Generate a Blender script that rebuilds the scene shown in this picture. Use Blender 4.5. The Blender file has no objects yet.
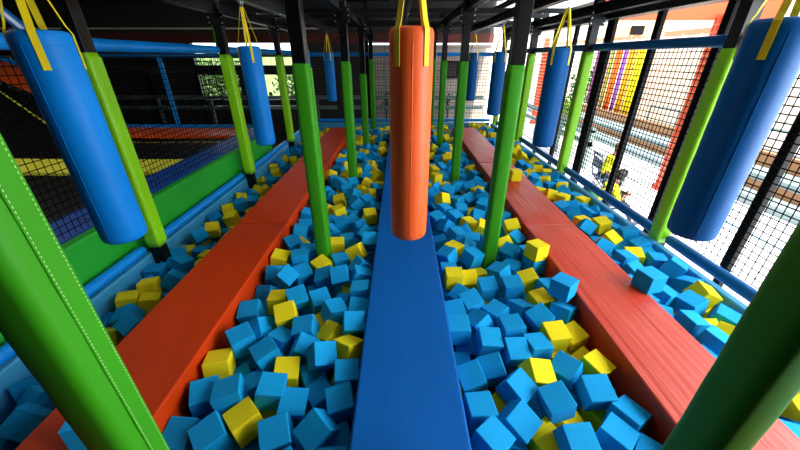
import bpy, bmesh, math, random
from mathutils import Vector, Matrix, Quaternion

C = bpy.context.scene
random.seed(11)

# ---------------------------------------------------------------- camera
cam_data = bpy.data.cameras.new('camera')
cam_data.sensor_width = 36.0
cam_data.lens = 331.0 / 800.0 * 36.0
cam_data.clip_start = 0.02
cam_data.clip_end = 300
cam = bpy.data.objects.new('camera', cam_data)
C.collection.objects.link(cam)
cam.location = (0, 0, 1.5)
cam.rotation_euler = (math.radians(90 - 26.9), 0, 0)
C.camera = cam

# ---------------------------------------------------------------- world, sun, large lights, exposure
world = bpy.data.worlds.new('sky')
C.world = world
world.use_nodes = True
wn = world.node_tree.nodes
bg = wn['Background']
bg.inputs['Color'].default_value = (0.78, 0.88, 1.0, 1)
bg.inputs['Strength'].default_value = 4.6

def light(name, kind, loc, direction, energy, color=(1, 1, 1), size=None, angle=None):
    d = bpy.data.lights.new(name, kind)
    d.energy = energy
    d.color = color
    if size:
        d.shape = 'RECTANGLE'
        d.size, d.size_y = size
    if angle is not None:
        d.angle = angle
    o = bpy.data.objects.new(name, d)
    C.collection.objects.link(o)
    o.location = loc
    o.rotation_euler = Vector(direction).to_track_quat('-Z', 'Y').to_euler()
    return o

light('sun', 'SUN', (6, -6, 12), (-0.12, 0.62, -0.80), 9.0, (1.0, 0.96, 0.9), angle=0.01)
# daylight of the tall side window wall, and an added soft overhead fill
light('window_daylight', 'AREA', (3.3, 0.75, 1.5), (-1, 0.05, -0.3), 195, (0.93, 0.97, 1.0), size=(2.6, 2.4))
light('roof_fill', 'AREA', (0.9, 2.2, 3.0), (-.1, 0.05, -1), 26, (1.0, 0.99, 0.96), size=(3.0, 4.5))
light('left_hall_fill', 'AREA', (-4.8, 3.2, 3.3), (0.15, 0.1, -1), 55, (1.0, 0.98, 0.95), size=(2.5, 2.5))  # unseen fill added to brighten the trampoline side

C.view_settings.view_transform = 'Standard'
C.view_settings.look = 'None'
C.view_settings.gamma = 1
C.view_settings.use_curve_mapping = False
C.view_settings.exposure = 0.35

# ---------------------------------------------------------------- materials
def lin(r, g, b):
    f = lambda c: ((c / 255) / 12.92) if c / 255 <= 0.04045 else (((c / 255) + 0.055) / 1.055) ** 2.4
    return (f(r), f(g), f(b), 1)

MATS = {}
def mat(name, rgb, rough=0.5, metal=0.0, spec=0.5, bump=0.0, bscale=20.0, bstretch=(1, 1, 1), var=0.0, vscale=4.0, coat=0.0):
    m = bpy.data.materials.new(name)
    m.use_nodes = True
    nt = m.node_tree
    b = nt.nodes['Principled BSDF']
    b.inputs['Base Color'].default_value = lin(*rgb)
    b.inputs['Roughness'].default_value = rough
    b.inputs['Metallic'].default_value = metal
    b.inputs['Specular IOR Level'].default_value = spec
    b.inputs['Coat Weight'].default_value = coat
    tc = nt.nodes.new('ShaderNodeTexCoord')
    if bump:
        mp = nt.nodes.new('ShaderNodeMapping')
        mp.inputs['Scale'].default_value = bstretch
        nt.links.new(tc.outputs['Object'], mp.inputs['Vector'])
        n = nt.nodes.new('ShaderNodeTexNoise')
        n.inputs['Scale'].default_value = bscale
        n.inputs['Detail'].default_value = 3
        bp = nt.nodes.new('ShaderNodeBump')
        bp.inputs['Strength'].default_value = bump
        bp.inputs['Distance'].default_value = 0.01
        nt.links.new(mp.outputs[0], n.inputs['Vector'])
        nt.links.new(n.outputs['Fac'], bp.inputs['Height'])
        nt.links.new(bp.outputs[0], b.inputs['Normal'])
    if var:
        n2 = nt.nodes.new('ShaderNodeTexNoise')
        n2.inputs['Scale'].default_value = vscale
        nt.links.new(tc.outputs['Object'], n2.inputs['Vector'])
        h = nt.nodes.new('ShaderNodeHueSaturation')
        h.inputs['Color'].default_value = lin(*rgb)
        mr = nt.nodes.new('ShaderNodeMapRange')
        mr.inputs['To Min'].default_value = 1 - var
        mr.inputs['To Max'].default_value = 1 + var
        nt.links.new(n2.outputs['Fac'], mr.inputs['Value'])
        nt.links.new(mr.outputs[0], h.inputs['Value'])
        nt.links.new(h.outputs[0], b.inputs['Base Color'])
    MATS[name] = m
    return m

def tile_mat(name, c1, c2, mortar, sx, sy, msize=0.01, rough=0.4, offset=0.0, axis='XY'):
    m = bpy.data.materials.new(name)
    m.use_nodes = True
    nt = m.node_tree
    b = nt.nodes['Principled BSDF']
    b.inputs['Roughness'].default_value = rough
    tc = nt.nodes.new('ShaderNodeTexCoord')
    vec = tc.outputs['Object']
    if axis != 'XY':
        sp = nt.nodes.new('ShaderNodeSeparateXYZ')
        cb = nt.nodes.new('ShaderNodeCombineXYZ')
        nt.links.new(vec, sp.inputs[0])
        nt.links.new(sp.outputs[axis[0]], cb.inputs['X'])
        nt.links.new(sp.outputs[axis[1]], cb.inputs['Y'])
        vec = cb.outputs[0]
    br = nt.nodes.new('ShaderNodeTexBrick')
    br.offset = offset
    br.inputs['Color1'].default_value = lin(*c1)
    br.inputs['Color2'].default_value = lin(*c2)
    br.inputs['Mortar'].default_value = lin(*mortar)
    br.inputs['Scale'].default_value = 1
    br.inputs['Brick Width'].default_value = sx
    br.inputs['Row Height'].default_value = sy
    br.inputs['Mortar Size'].default_value = msize
    nt.links.new(vec, br.inputs['Vector'])
    nt.links.new(br.outputs['Color'], b.inputs['Base Color'])
    MATS[name] = m
    return m

mat('foam_blue', (0, 150, 210), 0.85, spec=0.25, bump=0.15, bscale=180)
mat('foam_yellow', (238, 216, 20), 0.85, spec=0.25, bump=0.15, bscale=180)
mat('vinyl_orange_red', (196, 56, 4), 0.55, spec=0.15, bump=0.25, bscale=4, bstretch=(5, .4, 1))
mat('vinyl_red', (184, 54, 28), 0.44, spec=0.42, bump=0.6, bscale=2.6, bstretch=(9, .3, 1))
mat('vinyl_blue', (0, 88, 165), 0.55, spec=0.15, bump=0.3, bscale=3, bstretch=(3, .7, 1))
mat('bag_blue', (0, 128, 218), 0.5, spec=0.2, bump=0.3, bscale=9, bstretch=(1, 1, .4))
mat('bag_blue_shaded', (0, 88, 156), 0.5, spec=0.18, bump=0.3, bscale=9, bstretch=(1, 1, .4))  # bag blue darkened, shade on the right-hand bags put into the colour
mat('bag_orange', (252, 100, 34), 0.45, spec=0.4, bump=0.3, bscale=9, bstretch=(1, 1, .4))
mat('sleeve_green', (52, 142, 14), 0.5, spec=0.22, bump=0.3, bscale=8, bstretch=(1, 1, .35))
mat('sleeve_lime', (138, 216, 14), 0.42, spec=0.5, bump=0.3, bscale=8, bstretch=(1, 1, .35))
mat('mat_green', (22, 160, 40), 0.5, bump=0.5, bscale=3, bstretch=(.3, 2.2, .7))
mat('mat_blue', (0, 72, 160), 0.5, bump=0.4, bscale=6)
mat('pad_light_blue', (62, 160, 205), 0.42, bump=0.3, bscale=4)
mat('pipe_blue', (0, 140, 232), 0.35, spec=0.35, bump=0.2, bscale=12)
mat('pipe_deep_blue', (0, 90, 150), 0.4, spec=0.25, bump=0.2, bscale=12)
mat('black_paint', (4, 4, 5), 0.35, spec=0.3)
mat('black_matte', (9, 9, 10), 0.8, spec=0.2)
mat('net_black', (5, 5, 7), 0.9, spec=0.05)
mat('jump_fabric', (9, 9, 10), 0.6, spec=0.2, bump=0.3, bscale=60)
mat('pad_yellow', (235, 232, 70), 0.5, bump=0.2, bscale=5)
mat('pad_orange', (240, 92, 22), 0.5, bump=0.2, bscale=5)
mat('strap_yellow', (250, 222, 8), 0.6, bump=0.3, bscale=150)
mat('stitch', (190, 225, 150), 0.8)
mat('steel', (190, 192, 196), 0.25, metal=1.0)
mat('bolt_steel', (210, 212, 215), 0.3, metal=0.9)
mat('roof_dark', (34, 38, 38), 0.8, bump=0.4, bscale=5, bstretch=(8, .2, 1))
mat('soffit_red', (92, 38, 26), 0.7)
mat('hall_dark', (52, 50, 48), 0.8, var=0.3, vscale=0.8)
mat('hall_floor', (70, 68, 66), 0.5, var=0.2, vscale=1)
mat('rail_grey_green', (120, 142, 136), 0.5)
mat('bench_grey', (128, 146, 146), 0.6, var=0.08, vscale=3)
mat('bench_brown', (150, 104, 66), 0.7, var=0.2, vscale=4)
mat('orange_paint', (222, 66, 12), 0.6)
mat('cream', (246, 226, 200), 0.7, var=0.04)
mat('peach', (245, 180, 130), 0.7)
mat('cornice', (205, 120, 80), 0.7)
mat('white_paint', (235, 235, 232), 0.6)
mat('leaf', (40, 96, 16), 0.7, var=0.5, vscale=6)
mat('leaf_light', (96, 140, 24), 0.7, var=0.5, vscale=6)
mat('leaf_dark', (24, 34, 22), 0.8)
mat('shirt_yellow', (214, 214, 20), 0.8, var=0.15, vscale=15)
mat('skin', (120, 78, 58), 0.6)
mat('hair', (22, 18, 18), 0.7)
mat('hair_brown', (96, 66, 30), 0.7, var=0.3, vscale=30)
mat('trousers', (28, 40, 46), 0.8)
mat('trouser_stripe', (225, 228, 228), 0.8)
mat('backpack_green', (30, 84, 40), 0.8)
mat('chair_blue', (42, 66, 92), 0.45)
mat('phone_black', (12, 12, 14), 0.3)
mat('shoe_dark', (40, 40, 44), 0.6)
mat('people_silhouette', (20, 20, 24), 0.8)
mat('grate', (150, 185, 205), 0.5)
for n, c in (('curtain_purple', (150, 70, 130)), ('curtain_pink', (238, 110, 110)), ('curtain_orange', (250, 120, 20)), ('curtain_amber', (250, 170, 20)),
             ('curtain_yellow', (255, 230, 10)), ('curtain_olive', (180, 180, 40)), ('curtain_violet', (170, 90, 190))):
    mat(n, c, 0.8)
tile_mat('terrace_tile', (226, 224, 222), (218, 216, 215), (190, 190, 190), 0.6, 0.6, 0.012, 0.5)
tile_mat('wall_tile', (172, 160, 146), (160, 150, 138), (110, 104, 98), 0.5, 0.22, 0.012, 0.6, axis='XZ')
tile_mat('sunlit_brick', (250, 240, 222), (248, 232, 208), (226, 204, 176), 0.5, 0.22, 0.012, 0.7, offset=.5, axis='YZ')
tile_mat('pillar_tile', (205, 66, 22), (190, 56, 18), (220, 130, 90), 0.12, 0.12, 0.01, 0.5, axis='YZ')
tile_mat('peach_tile', (245, 178, 120), (240, 150, 110), (250, 215, 180), 0.5, 0.4, 0.03, 0.6, axis='XZ')

# ---------------------------------------------------------------- mesh helpers
def box(bm, x0, x1, y0, y1, z0, z1, M=None):
    vs = []
    for z in (z0, z1):
        for x, y in ((x0, y0), (x1, y0), (x1, y1), (x0, y1)):
            p = Vector((x, y, z))
            vs.append(bm.verts.new(M @ p if M else p))
    for f in ((3, 2, 1, 0), (4, 5, 6, 7), (0, 1, 5, 4), (1, 2, 6, 5), (2, 3, 7, 6), (3, 0, 4, 7)):
        bm.faces.new([vs[i] for i in f])

def tube(bm, pts, r, n=10, cap=True):
    pts = [Vector(p) for p in pts]
    rs = r if isinstance(r, (list, tuple)) else [r] * len(pts)
    rings = []
    up = None
    for i, p in enumerate(pts):
        t = (pts[min(i + 1, len(pts) - 1)] - pts[max(i - 1, 0)]).normalized()
        if up is None:
            up = t.orthogonal().normalized()
        up = (up - t * up.dot(t)).normalized()
        s = t.cross(up)
        rings.append([bm.verts.new(p + (up * math.cos(a) + s * math.sin(a)) * rs[i]) for a in [2 * math.pi * k / n for k in range(n)]])
    for a, b in zip(rings, rings[1:]):
        for k in range(n):
            bm.faces.new((a[k], a[(k + 1) % n], b[(k + 1) % n], b[k]))
    if cap:
        bm.faces.new(rings[0][::-1])
        bm.faces.new(rings[-1])

def lathe(bm, prof, cx=0, cy=0, n=40):
    rings = []
    for r, z in prof:
        if r < 1e-5:
            rings.append([bm.verts.new((cx, cy, z))])
        else:
            rings.append([bm.verts.new((cx + r * math.cos(2 * math.pi * k / n), cy + r * math.sin(2 * math.pi * k / n), z)) for k in range(n)])
    for a, b in zip(rings, rings[1:]):
        for k in range(n):
            k2 = (k + 1) % n
            if len(a) == 1 and len(b) > 1:
                bm.faces.new((a[0], b[k], b[k2]))
            elif len(b) == 1 and len(a) > 1:
                bm.faces.new((a[k], a[k2], b[0]))
            elif len(a) > 1:
                bm.faces.new((a[k], a[k2], b[k2], b[k]))

def ribbon(bm, pts, width_dirs, w, th=0.002):
    """flat strap with a little thickness; pts centreline, width_dirs across"""
    rows = []
    for i, (p, d) in enumerate(zip(pts, width_dirs)):
        p, d = Vector(p), Vector(d).normalized()
        t = (Vector(pts[min(i + 1, len(pts) - 1)]) - Vector(pts[max(i - 1, 0)])).normalized()
        nrm = t.cross(d).normalized() * th / 2
        a, b = p - d * w / 2, p + d * w / 2
        rows.append([bm.verts.new(q) for q in (a - nrm, b - nrm, b + nrm, a + nrm)])
    for r0, r1 in zip(rows, rows[1:]):
        for k in range(4):
            bm.faces.new((r0[k], r0[(k + 1) % 4], r1[(k + 1) % 4], r1[k]))
    bm.faces.new(rows[0][::-1])
    bm.faces.new(rows[-1])

def obj(name, bm, material, parent=None, smooth=False, bevel=0.0, seg=2, mats=None):
    bmesh.ops.recalc_face_normals(bm, faces=bm.faces)
    me = bpy.data.meshes.new(name)
    bm.to_mesh(me)
    bm.free()
    for mm in (mats or [material]):
        me.materials.append(MATS[mm])
    if smooth:
        for p in me.polygons:
            p.use_smooth = True
    o = bpy.data.objects.new(name, me)
    C.collection.objects.link(o)
    if parent is not None:
        o.parent = parent
    if bevel:
        md = o.modifiers.new('soft_edge', 'BEVEL')
        md.width = bevel
        md.segments = seg
        md.limit_method = 'ANGLE'
        for p in me.polygons:
            p.use_smooth = True
        md.harden_normals = True
    return o

def tag(o, label, cat, group=None, kind=None):
    if label: o['label'] = label
    if cat: o['category'] = cat
    if group: o['group'] = group
    if kind: o['kind'] = kind
    return o

def thing(name, label, cat, loc=(0, 0, 0), group=None):
    o = bpy.data.objects.new(name, None)
    o.empty_display_size = 0.1
    C.collection.objects.link(o)
    o.location = loc
    return tag(o, label, cat, group)

def struct(name, material, boxes, bevel=0.0, mats=None):
    bm = bmesh.new()
    for b in boxes:
        box(bm, *b)
    o = obj(name, bm, material, bevel=bevel)
    o['kind'] = 'structure'
    return o

def boxobj(name, material, boxes, parent=None, bevel=0.0, seg=2):
    bm = bmesh.new()
    for b in boxes:
        box(bm, *b)
    return obj(name, bm, material, parent, bevel=bevel, seg=seg)

GZ = -1.0   # the floor round the pit; z = 0 is the top of the beams

# ---------------------------------------------------------------- the setting
struct('floor', 'hall_floor', [(-16, -2.45, -3, 22, GZ - .1, GZ), (-2.45, 2.9, 9.45, 22, GZ - .1, GZ), (-2.45, 2.9, -3, -0.15, GZ - .1, GZ)])
struct('floor', 'terrace_tile', [(2.9, 30, -6, 40, GZ - .1, GZ)])
struct('floor', 'black_matte', [(-2.45, 2.9, -0.15, 9.45, GZ - .1, GZ + .02)])
struct('ceiling', 'roof_dark', [(-16, 2.95, -3, 16, 3.4, 3.5)])
struct('wall_front', 'hall_dark', [(-16, 2.95, -3.1, -3.0, GZ, 3.4)])
struct('wall_right', 'hall_dark', [(2.9, 3.05, -3.1, -0.55, GZ, 3.4)])  # unseen wall added to keep sky light from entering beside the camera
struct('wall_left', 'hall_dark', [(-16.1, -16, -3, 16, GZ, 3.4)])
# back wall: tiled part on the right, open window bays to the left
struct('wall_back', 'wall_tile', [(-1.1, 2.95, 12.0, 12.15, GZ, 1.85)])
struct('trim_1', 'soffit_red', [(-16, 2.95, 11.9, 12.2, 1.9, 2.16)])
struct('trim_2', 'hall_dark', [(-16, 2.95, 12.0, 12.15, 2.16, 3.4)])
# hall piers and dark bays behind the left side
struct('wall_back', 'hall_dark', [(-16, -6.7, 12.0, 12.2, GZ, 1.9), (-3.2, -1.1, 12.0, 12.2, GZ, 1.9), (-6.7, -3.2, 12.0, 12.2, GZ, .2), (-6.7, -3.2, 12.0, 12.15, .98, 1.26),
    (-5.35, -4.75, 12.0, 12.2, .2, .98)])
struct('trim_9', 'cream', [(-16, -2.5, 11.86, 11.9, 2.27, 2.31)])
struct('trim_10', 'hall_floor', [(-6.7, -3.2, 12.0, 12.1, 1.50, 1.58), (-16, -6.7, 11.8, 11.9, 1.02, 1.24)])
for i, x in enumerate((-10.2, -8.3, -6.7, -3.9)):
    struct('trim_%d' % (i + 3), 'black_paint', [(x - .07, x + .07, 11.9, 12.0, -.95, 1.9)])
# header of the window wall on the right
struct('trim_7', 'black_paint', [(2.66, 2.86, 0.3, 9.5, 1.93, 2.08)], bevel=.01)
struct('trim_8', 'black_paint', [(2.62, 2.9, 0.3, 12, 2.6, 2.75)], bevel=.01)

# ---------------------------------------------------------------- padded walls of the foam pit
def padded_wall(label, parts, lip):
    t = thing('padded_wall', label, 'padded wall', (0, 0, 0))
    for b in parts:
        boxobj('wall_pad', 'pad_light_blue', [b], t, bevel=.02)
    if lip:
        boxobj('lip', 'pad_light_blue', [lip], t, bevel=.012)
    return t
ys = [-.15, 0.62, 2.78, 4.98, 7.2, 9.3]
padded_wall('light blue padded left side wall of the foam pit', [(-2.48, -2.40, a + .004, b - .004, GZ, -.19) for a, b in zip(ys, ys[1:])], None)
padded_wall('light blue padded right side wall of the pit beneath the net', [(2.45, 2.52, a + .004, b - .004, GZ, -.10) for a, b in zip(ys, ys[1:])], None)
padded_wall('light blue padded end wall closing the far end of the pit', [(a + .004, b - .004, 9.3, 9.38, GZ, -.10) for a, b in ((-2.4, -.8), (-.8, .8), (.8, 2.45))], None)

# ---------------------------------------------------------------- balance beams
def beam(label, x0, x1, cuts, mats):
    t = thing('balance_beam', label, 'balance beam', ((x0 + x1) / 2, cuts[0], GZ + .02), 'padded beams across the foam pit')
    for a, b, m in zip(cuts, cuts[1:], mats):
        bm = bmesh.new()
        n = 24
        hx = (x1 - x0) / 2
        hgt = -GZ - .02
        # subdivided top gives the pad a faint sag
        nx = 8
        L = b - a
        grid = [[bm.verts.new((-hx + 2 * hx * i / nx, a - cuts[0] + .003 + (L - .006) * j / n,
                 hgt - .012 * math.exp(-((min(j, n - j)) / 1.2) ** 2) + .004 * math.sin(i * 1.3 + j * .9)* (0 if i in (0, nx) else 1)*.5)) for i in range(nx + 1)] for j in range(n + 1)]
        for j in range(n):
            for i in range(nx):
                bm.faces.new((grid[j][i], grid[j][i + 1], grid[j + 1][i + 1], grid[j + 1][i]))
        low = [[bm.verts.new((v.co.x, v.co.y, 0)) for v in r] for r in (grid[0], grid[-1])]
        sl = [[low[0][0]] + [None] * (n - 1) + [low[1][0]], [low[0][-1]] + [None] * (n - 1) + [low[1][-1]]]
        for k, i in ((0, 0), (1, nx)):
            for j in range(1, n):
                sl[k][j] = bm.verts.new((grid[j][i].co.x, grid[j][i].co.y, 0))
            for j in range(n):
                bm.faces.new((grid[j][i], grid[j + 1][i], sl[k][j + 1], sl[k][j]))
        for k, r in ((0, grid[0]), (1, grid[-1])):
            for i in range(nx):
                bm.faces.new((r[i], r[i + 1], low[k][i + 1], low[k][i]))
        o = obj('beam_pad', bm, m, t, bevel=.014, seg=3)
        if m != mats[0]:
            o['label'] = 'orange-red far section of the blue beam'
    return t
beam('orange-red padded balance beam left of the blue one', -1.66, -1.15, [-.1, 3.02, 5.2, 8.17], ['vinyl_orange_red'] * 3)
beam('blue padded balance beam down the middle under the orange bag', -.22, .31, [-.1, 6.9, 8.17], ['vinyl_blue', 'vinyl_orange_red'])
beam('red padded balance beam right of the blue one, nearest the windows', 1.26, 1.77, [-.1, 3.0, 5.2, 8.17], ['vinyl_red'] * 3)

# ---------------------------------------------------------------- posts with padded sleeves
def sleeve_mesh(bm, hw, z0, z1, r=.028):
    # rounded square section, slight bulges along the height, puckered ends
    n = 28
    sec = []
    for cx, cy, a0 in ((1, 1, 0), (-1, 1, 90), (-1, -1, 180), (1, -1, 270)):
        for k in range(5):
            a = math.radians(a0 + 22.5 * k)
            sec.append((cx * (hw - r) + r * math.cos(a), cy * (hw - r) + r * math.sin(a)))
    rings = []
    for j in range(n + 1):
        z = z0 + (z1 - z0) * j / n
        s = 1 + .012 * math.sin(j * 2.1) + .008 * math.sin(j * .9 + 1)
        if j in (0, n):
            s = .9
        rings.append([bm.verts.new((x * s, y * s, z)) for x, y in sec])
    for a, b in zip(rings, rings[1:]):
        for k in range(len(sec)):
            bm.faces.new((a[k], a[(k + 1) % len(sec)], b[(k + 1) % len(sec)], b[k]))
    bm.faces.new(rings[0][::-1])
    bm.faces.new(rings[-1])

BOLT = {}
def bolt(loc, parent, axis='Y', r=.010):
    if (axis, r) not in BOLT:
        bm = bmesh.new()
        bmesh.ops.create_cone(bm, cap_ends=True, segments=6, radius1=r, radius2=r * .85, depth=.012, matrix=Matrix.Rotation(math.radians(90), 4, 'X') if axis == 'Y' else Matrix())
        me = bpy.data.meshes.new('bolt'); bm.to_mesh(me); bm.free(); me.materials.append(MATS['bolt_steel']); BOLT[(axis, r)] = me
    o = bpy.data.objects.new('bolt', BOLT[(axis, r)])
    C.collection.objects.link(o); o.parent = parent; o.location = loc
    return o

def post(label, x, y, ztop, zbot, hw, color, group, flap=False, strip=False, zup=2.2):
    t = thing('padded_post', label, 'padded post', (x, y, GZ + .02), group)
    k = -(GZ + .02)
    h = hw * .8
    boxobj('post', 'black_paint', [(-h, h, -h, h, 0, zup + k)], t, bevel=.006)
    bm = bmesh.new()
    sleeve_mesh(bm, hw, zbot + k, ztop + k)
    s = obj('sleeve', bm, color, t, smooth=True)
    # seam down the camera side of the sleeve
    sd = 1 if x < 0 else -1
    if x < 0:
        bm = bmesh.new()
        box(bm, sd * (hw - .002), sd * (hw + .0035), -.004, hw - .012, zbot + k + .03, ztop + k - .03)
        obj('flap', bm, color, s, bevel=.002)
    if flap:
        for yy in (.0, hw - .018):
            bm = bmesh.new()
            z = zbot + k + .05
            while z < ztop + k - .05:
                box(bm, sd * (hw + .003), sd * (hw + .0042), yy - .0006, yy + .0006, z, z + .005)
                z += .010
            obj('stitching', bm, 'stitch', s)
    # channel rail and bolted plate at the head
    boxobj('cap_plate', 'black_paint', [(-h - .05, h + .05, -h - .012, -h, zup + k - .34, zup + k - .16)], t, bevel=.004)
    for bx in (-h - .03, h + .03):
        for bz in (zup + k - .31, zup + k - .25, zup + k - .19):
            bolt((bx, -h - .016, bz), t)
    if strip:
        boxobj('green_strip', 'sleeve_green', [(-h - .035, -h - .012, -.02, .02, ztop + k + .09, ztop + k + .55)], t)
    return t

ordn = ['nearest', 'second', 'third', 'fourth', 'fifth']
INY = (.47, 2.62, 4.77, 6.92, 9.07)
for i, y in enumerate(INY):
    for x, side, zt in ((-.705, 'left', (1.45, 1.46, 1.45, 1.22, 1.45)[i]), (.825, 'right', 1.45)):
        extra = (', cut by the photo bottom' if i == 0 else ' from the camera' if i < 4 else ', farthest away')
        xx, yy, hw = (x, y, .061) if i else ((-.715, .515, .053) if x < 0 else (.772, .495, .053))
        post('dark green padded post %s of the blue beam, %s%s' % (side, ordn[i], extra), xx, yy, zt, -.55, hw, 'sleeve_green', 'dark green padded posts standing in the foam', flap=(i == 0 and x < 0))
OUTL = (2.78, 5.0, 7.2)
for i, y in enumerate(OUTL):
    post('lime green padded post on the left pit edge, %s from the camera' % ordn[i], -2.35, y, 1.53, -.12, .066, 'sleeve_lime', 'lime green padded posts on the pit edges', strip=(i < 2))
for i, y in enumerate((2.87, 5.08, 7.25, 9.2)):
    post('lime green padded post on the right pit edge, %s from the camera' % ordn[i], 2.56, y, 1.56, -.12, .066, 'sleeve_lime', 'lime green padded posts on the pit edges')

# ---------------------------------------------------------------- blue rails
def rail(label, segs, r, m, name='padded_rail'):
    t = thing(name, label, 'rail', segs[0][0])
    o = Vector(segs[0][0])
    for a, b in segs:
        a, b = Vector(a) - o, Vector(b) - o
        d = (b - a).normalized()
        L = (b - a).length
        bm = bmesh.new()
        n = max(6, int(L / .12))
        pts, rs = [a + d * .002, a + d * .012], [r * .7, r * .96]
        for k in range(1, n):
            pts.append(a + d * (L * k / n)); rs.append(r * (1 + .02 * math.sin(k * 1.7)))
        pts += [b - d * .012, b - d * .002]; rs += [r * .96, r * .7]
        tube(bm, pts, rs, 14)
        obj('foam_pipe', bm, m, t, smooth=True)
    return t
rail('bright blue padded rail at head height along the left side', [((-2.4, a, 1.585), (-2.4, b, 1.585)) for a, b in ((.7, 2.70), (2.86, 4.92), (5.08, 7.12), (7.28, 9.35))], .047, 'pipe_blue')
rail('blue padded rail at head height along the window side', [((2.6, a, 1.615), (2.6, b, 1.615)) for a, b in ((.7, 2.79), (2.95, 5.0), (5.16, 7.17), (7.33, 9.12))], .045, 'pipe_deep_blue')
rail('blue padded rail at head height across the far end', [((a, 9.42, 1.56), (b, 9.42, 1.56)) for a, b in ((-2.35, -.9), (-.88, .92), (.94, 2.48))], .045, 'pipe_blue')
rail('bright blue padded rail low along the left pit edge', [((-2.44, a, -.13), (-2.44, b, -.13)) for a, b in ((.55, 2.70), (2.86, 4.92), (5.08, 7.12), (7.28, 9.3))], .045, 'pipe_blue')
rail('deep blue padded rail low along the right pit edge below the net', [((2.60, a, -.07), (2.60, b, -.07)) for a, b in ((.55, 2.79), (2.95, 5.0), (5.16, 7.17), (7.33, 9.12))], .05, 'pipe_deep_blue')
rail('blue padded rail low across the far end of the pit', [((a, 9.44, -.05), (b, 9.44, -.05)) for a, b in ((-2.4, -.8), (-.79, .8), (.81, 2.48))], .04, 'pipe_blue')

# ---------------------------------------------------------------- overhead steel frame
def frame_beam(label, a, b, w, h):
    a, b = Vector(a), Vector(b)
    t = thing('frame_beam', label, 'steel beam', a)
    bm = bmesh.new()
    d = (b - a)
    L = d.length
    q = d.to_track_quat('Y', 'Z').to_matrix().to_4x4()
    # H section: web and two flanges
    box(bm, -w * .12, w * .12, 0, L, -h / 2, h / 2, q)
    box(bm, -w / 2, w / 2, 0, L, h / 2 - .012, h / 2, q)
    box(bm, -w / 2, w / 2, 0, L, -h / 2, -h / 2 + .012, q)
    obj('girder', bm, 'black_paint', t)
    k = .35
    while k < L:
        for dz in (-.03, .03):
            bolt(q @ Vector((dz, k, -h / 2 - .004)), t, 'Z', .008)
        k += 2.15
    return t
for x, n in ((-2.35, 'over the left pit edge'), (-1.55, 'carrying the left blue bags'), (-.735, 'over the left dark green posts'), (.07, 'carrying the orange bag'),
             (.825, 'over the right dark green posts'), (1.6, 'carrying the right blue bags'), (2.56, 'over the right pit edge')):
    frame_beam('black steel beam running away overhead, ' + n, (x, .3, 2.05), (x, 9.5, 2.05), .09, .12)
for y, n in zip((2.75, 4.87, 7.04, 9.2), ('second', 'third', 'fourth', 'farthest')):
    frame_beam('black steel cross beam overhead at the %s row of posts' % n, (-2.6, y, 2.2), (2.7, y, 2.2), .09, .14)
for y, n in zip((5.9, 8.1), ('third', 'fourth')):
    frame_beam('thin black cross bar overhead between the posts at the %s bags' % n, (-2.5, y, 2.12), (2.7, y, 2.12), .05, .07)

# roof trusses farther off
for y, n in zip((6.5, 8.6, 10.8), ('nearer', 'middle', 'farther')):
    t = thing('roof_truss', 'dark steel roof truss under the roof, %s of the three' % n, 'roof truss', (-9, y, 2.9))
    boxobj('top_chord', 'black_paint', [(0, 11.8, -.04, .04, .32, .4)], t)
    boxobj('bottom_chord', 'black_paint', [(0, 11.8, -.04, .04, -.04, .04)], t)
    bm = bmesh.new()
    for k in range(20):
        tube(bm, [(k * .59, 0, 0), (k * .59 + .295, 0, .36), ((k + 1) * .59, 0, 0)], .018, 6)
    obj('web_bars', bm, 'black_paint', t)

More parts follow.
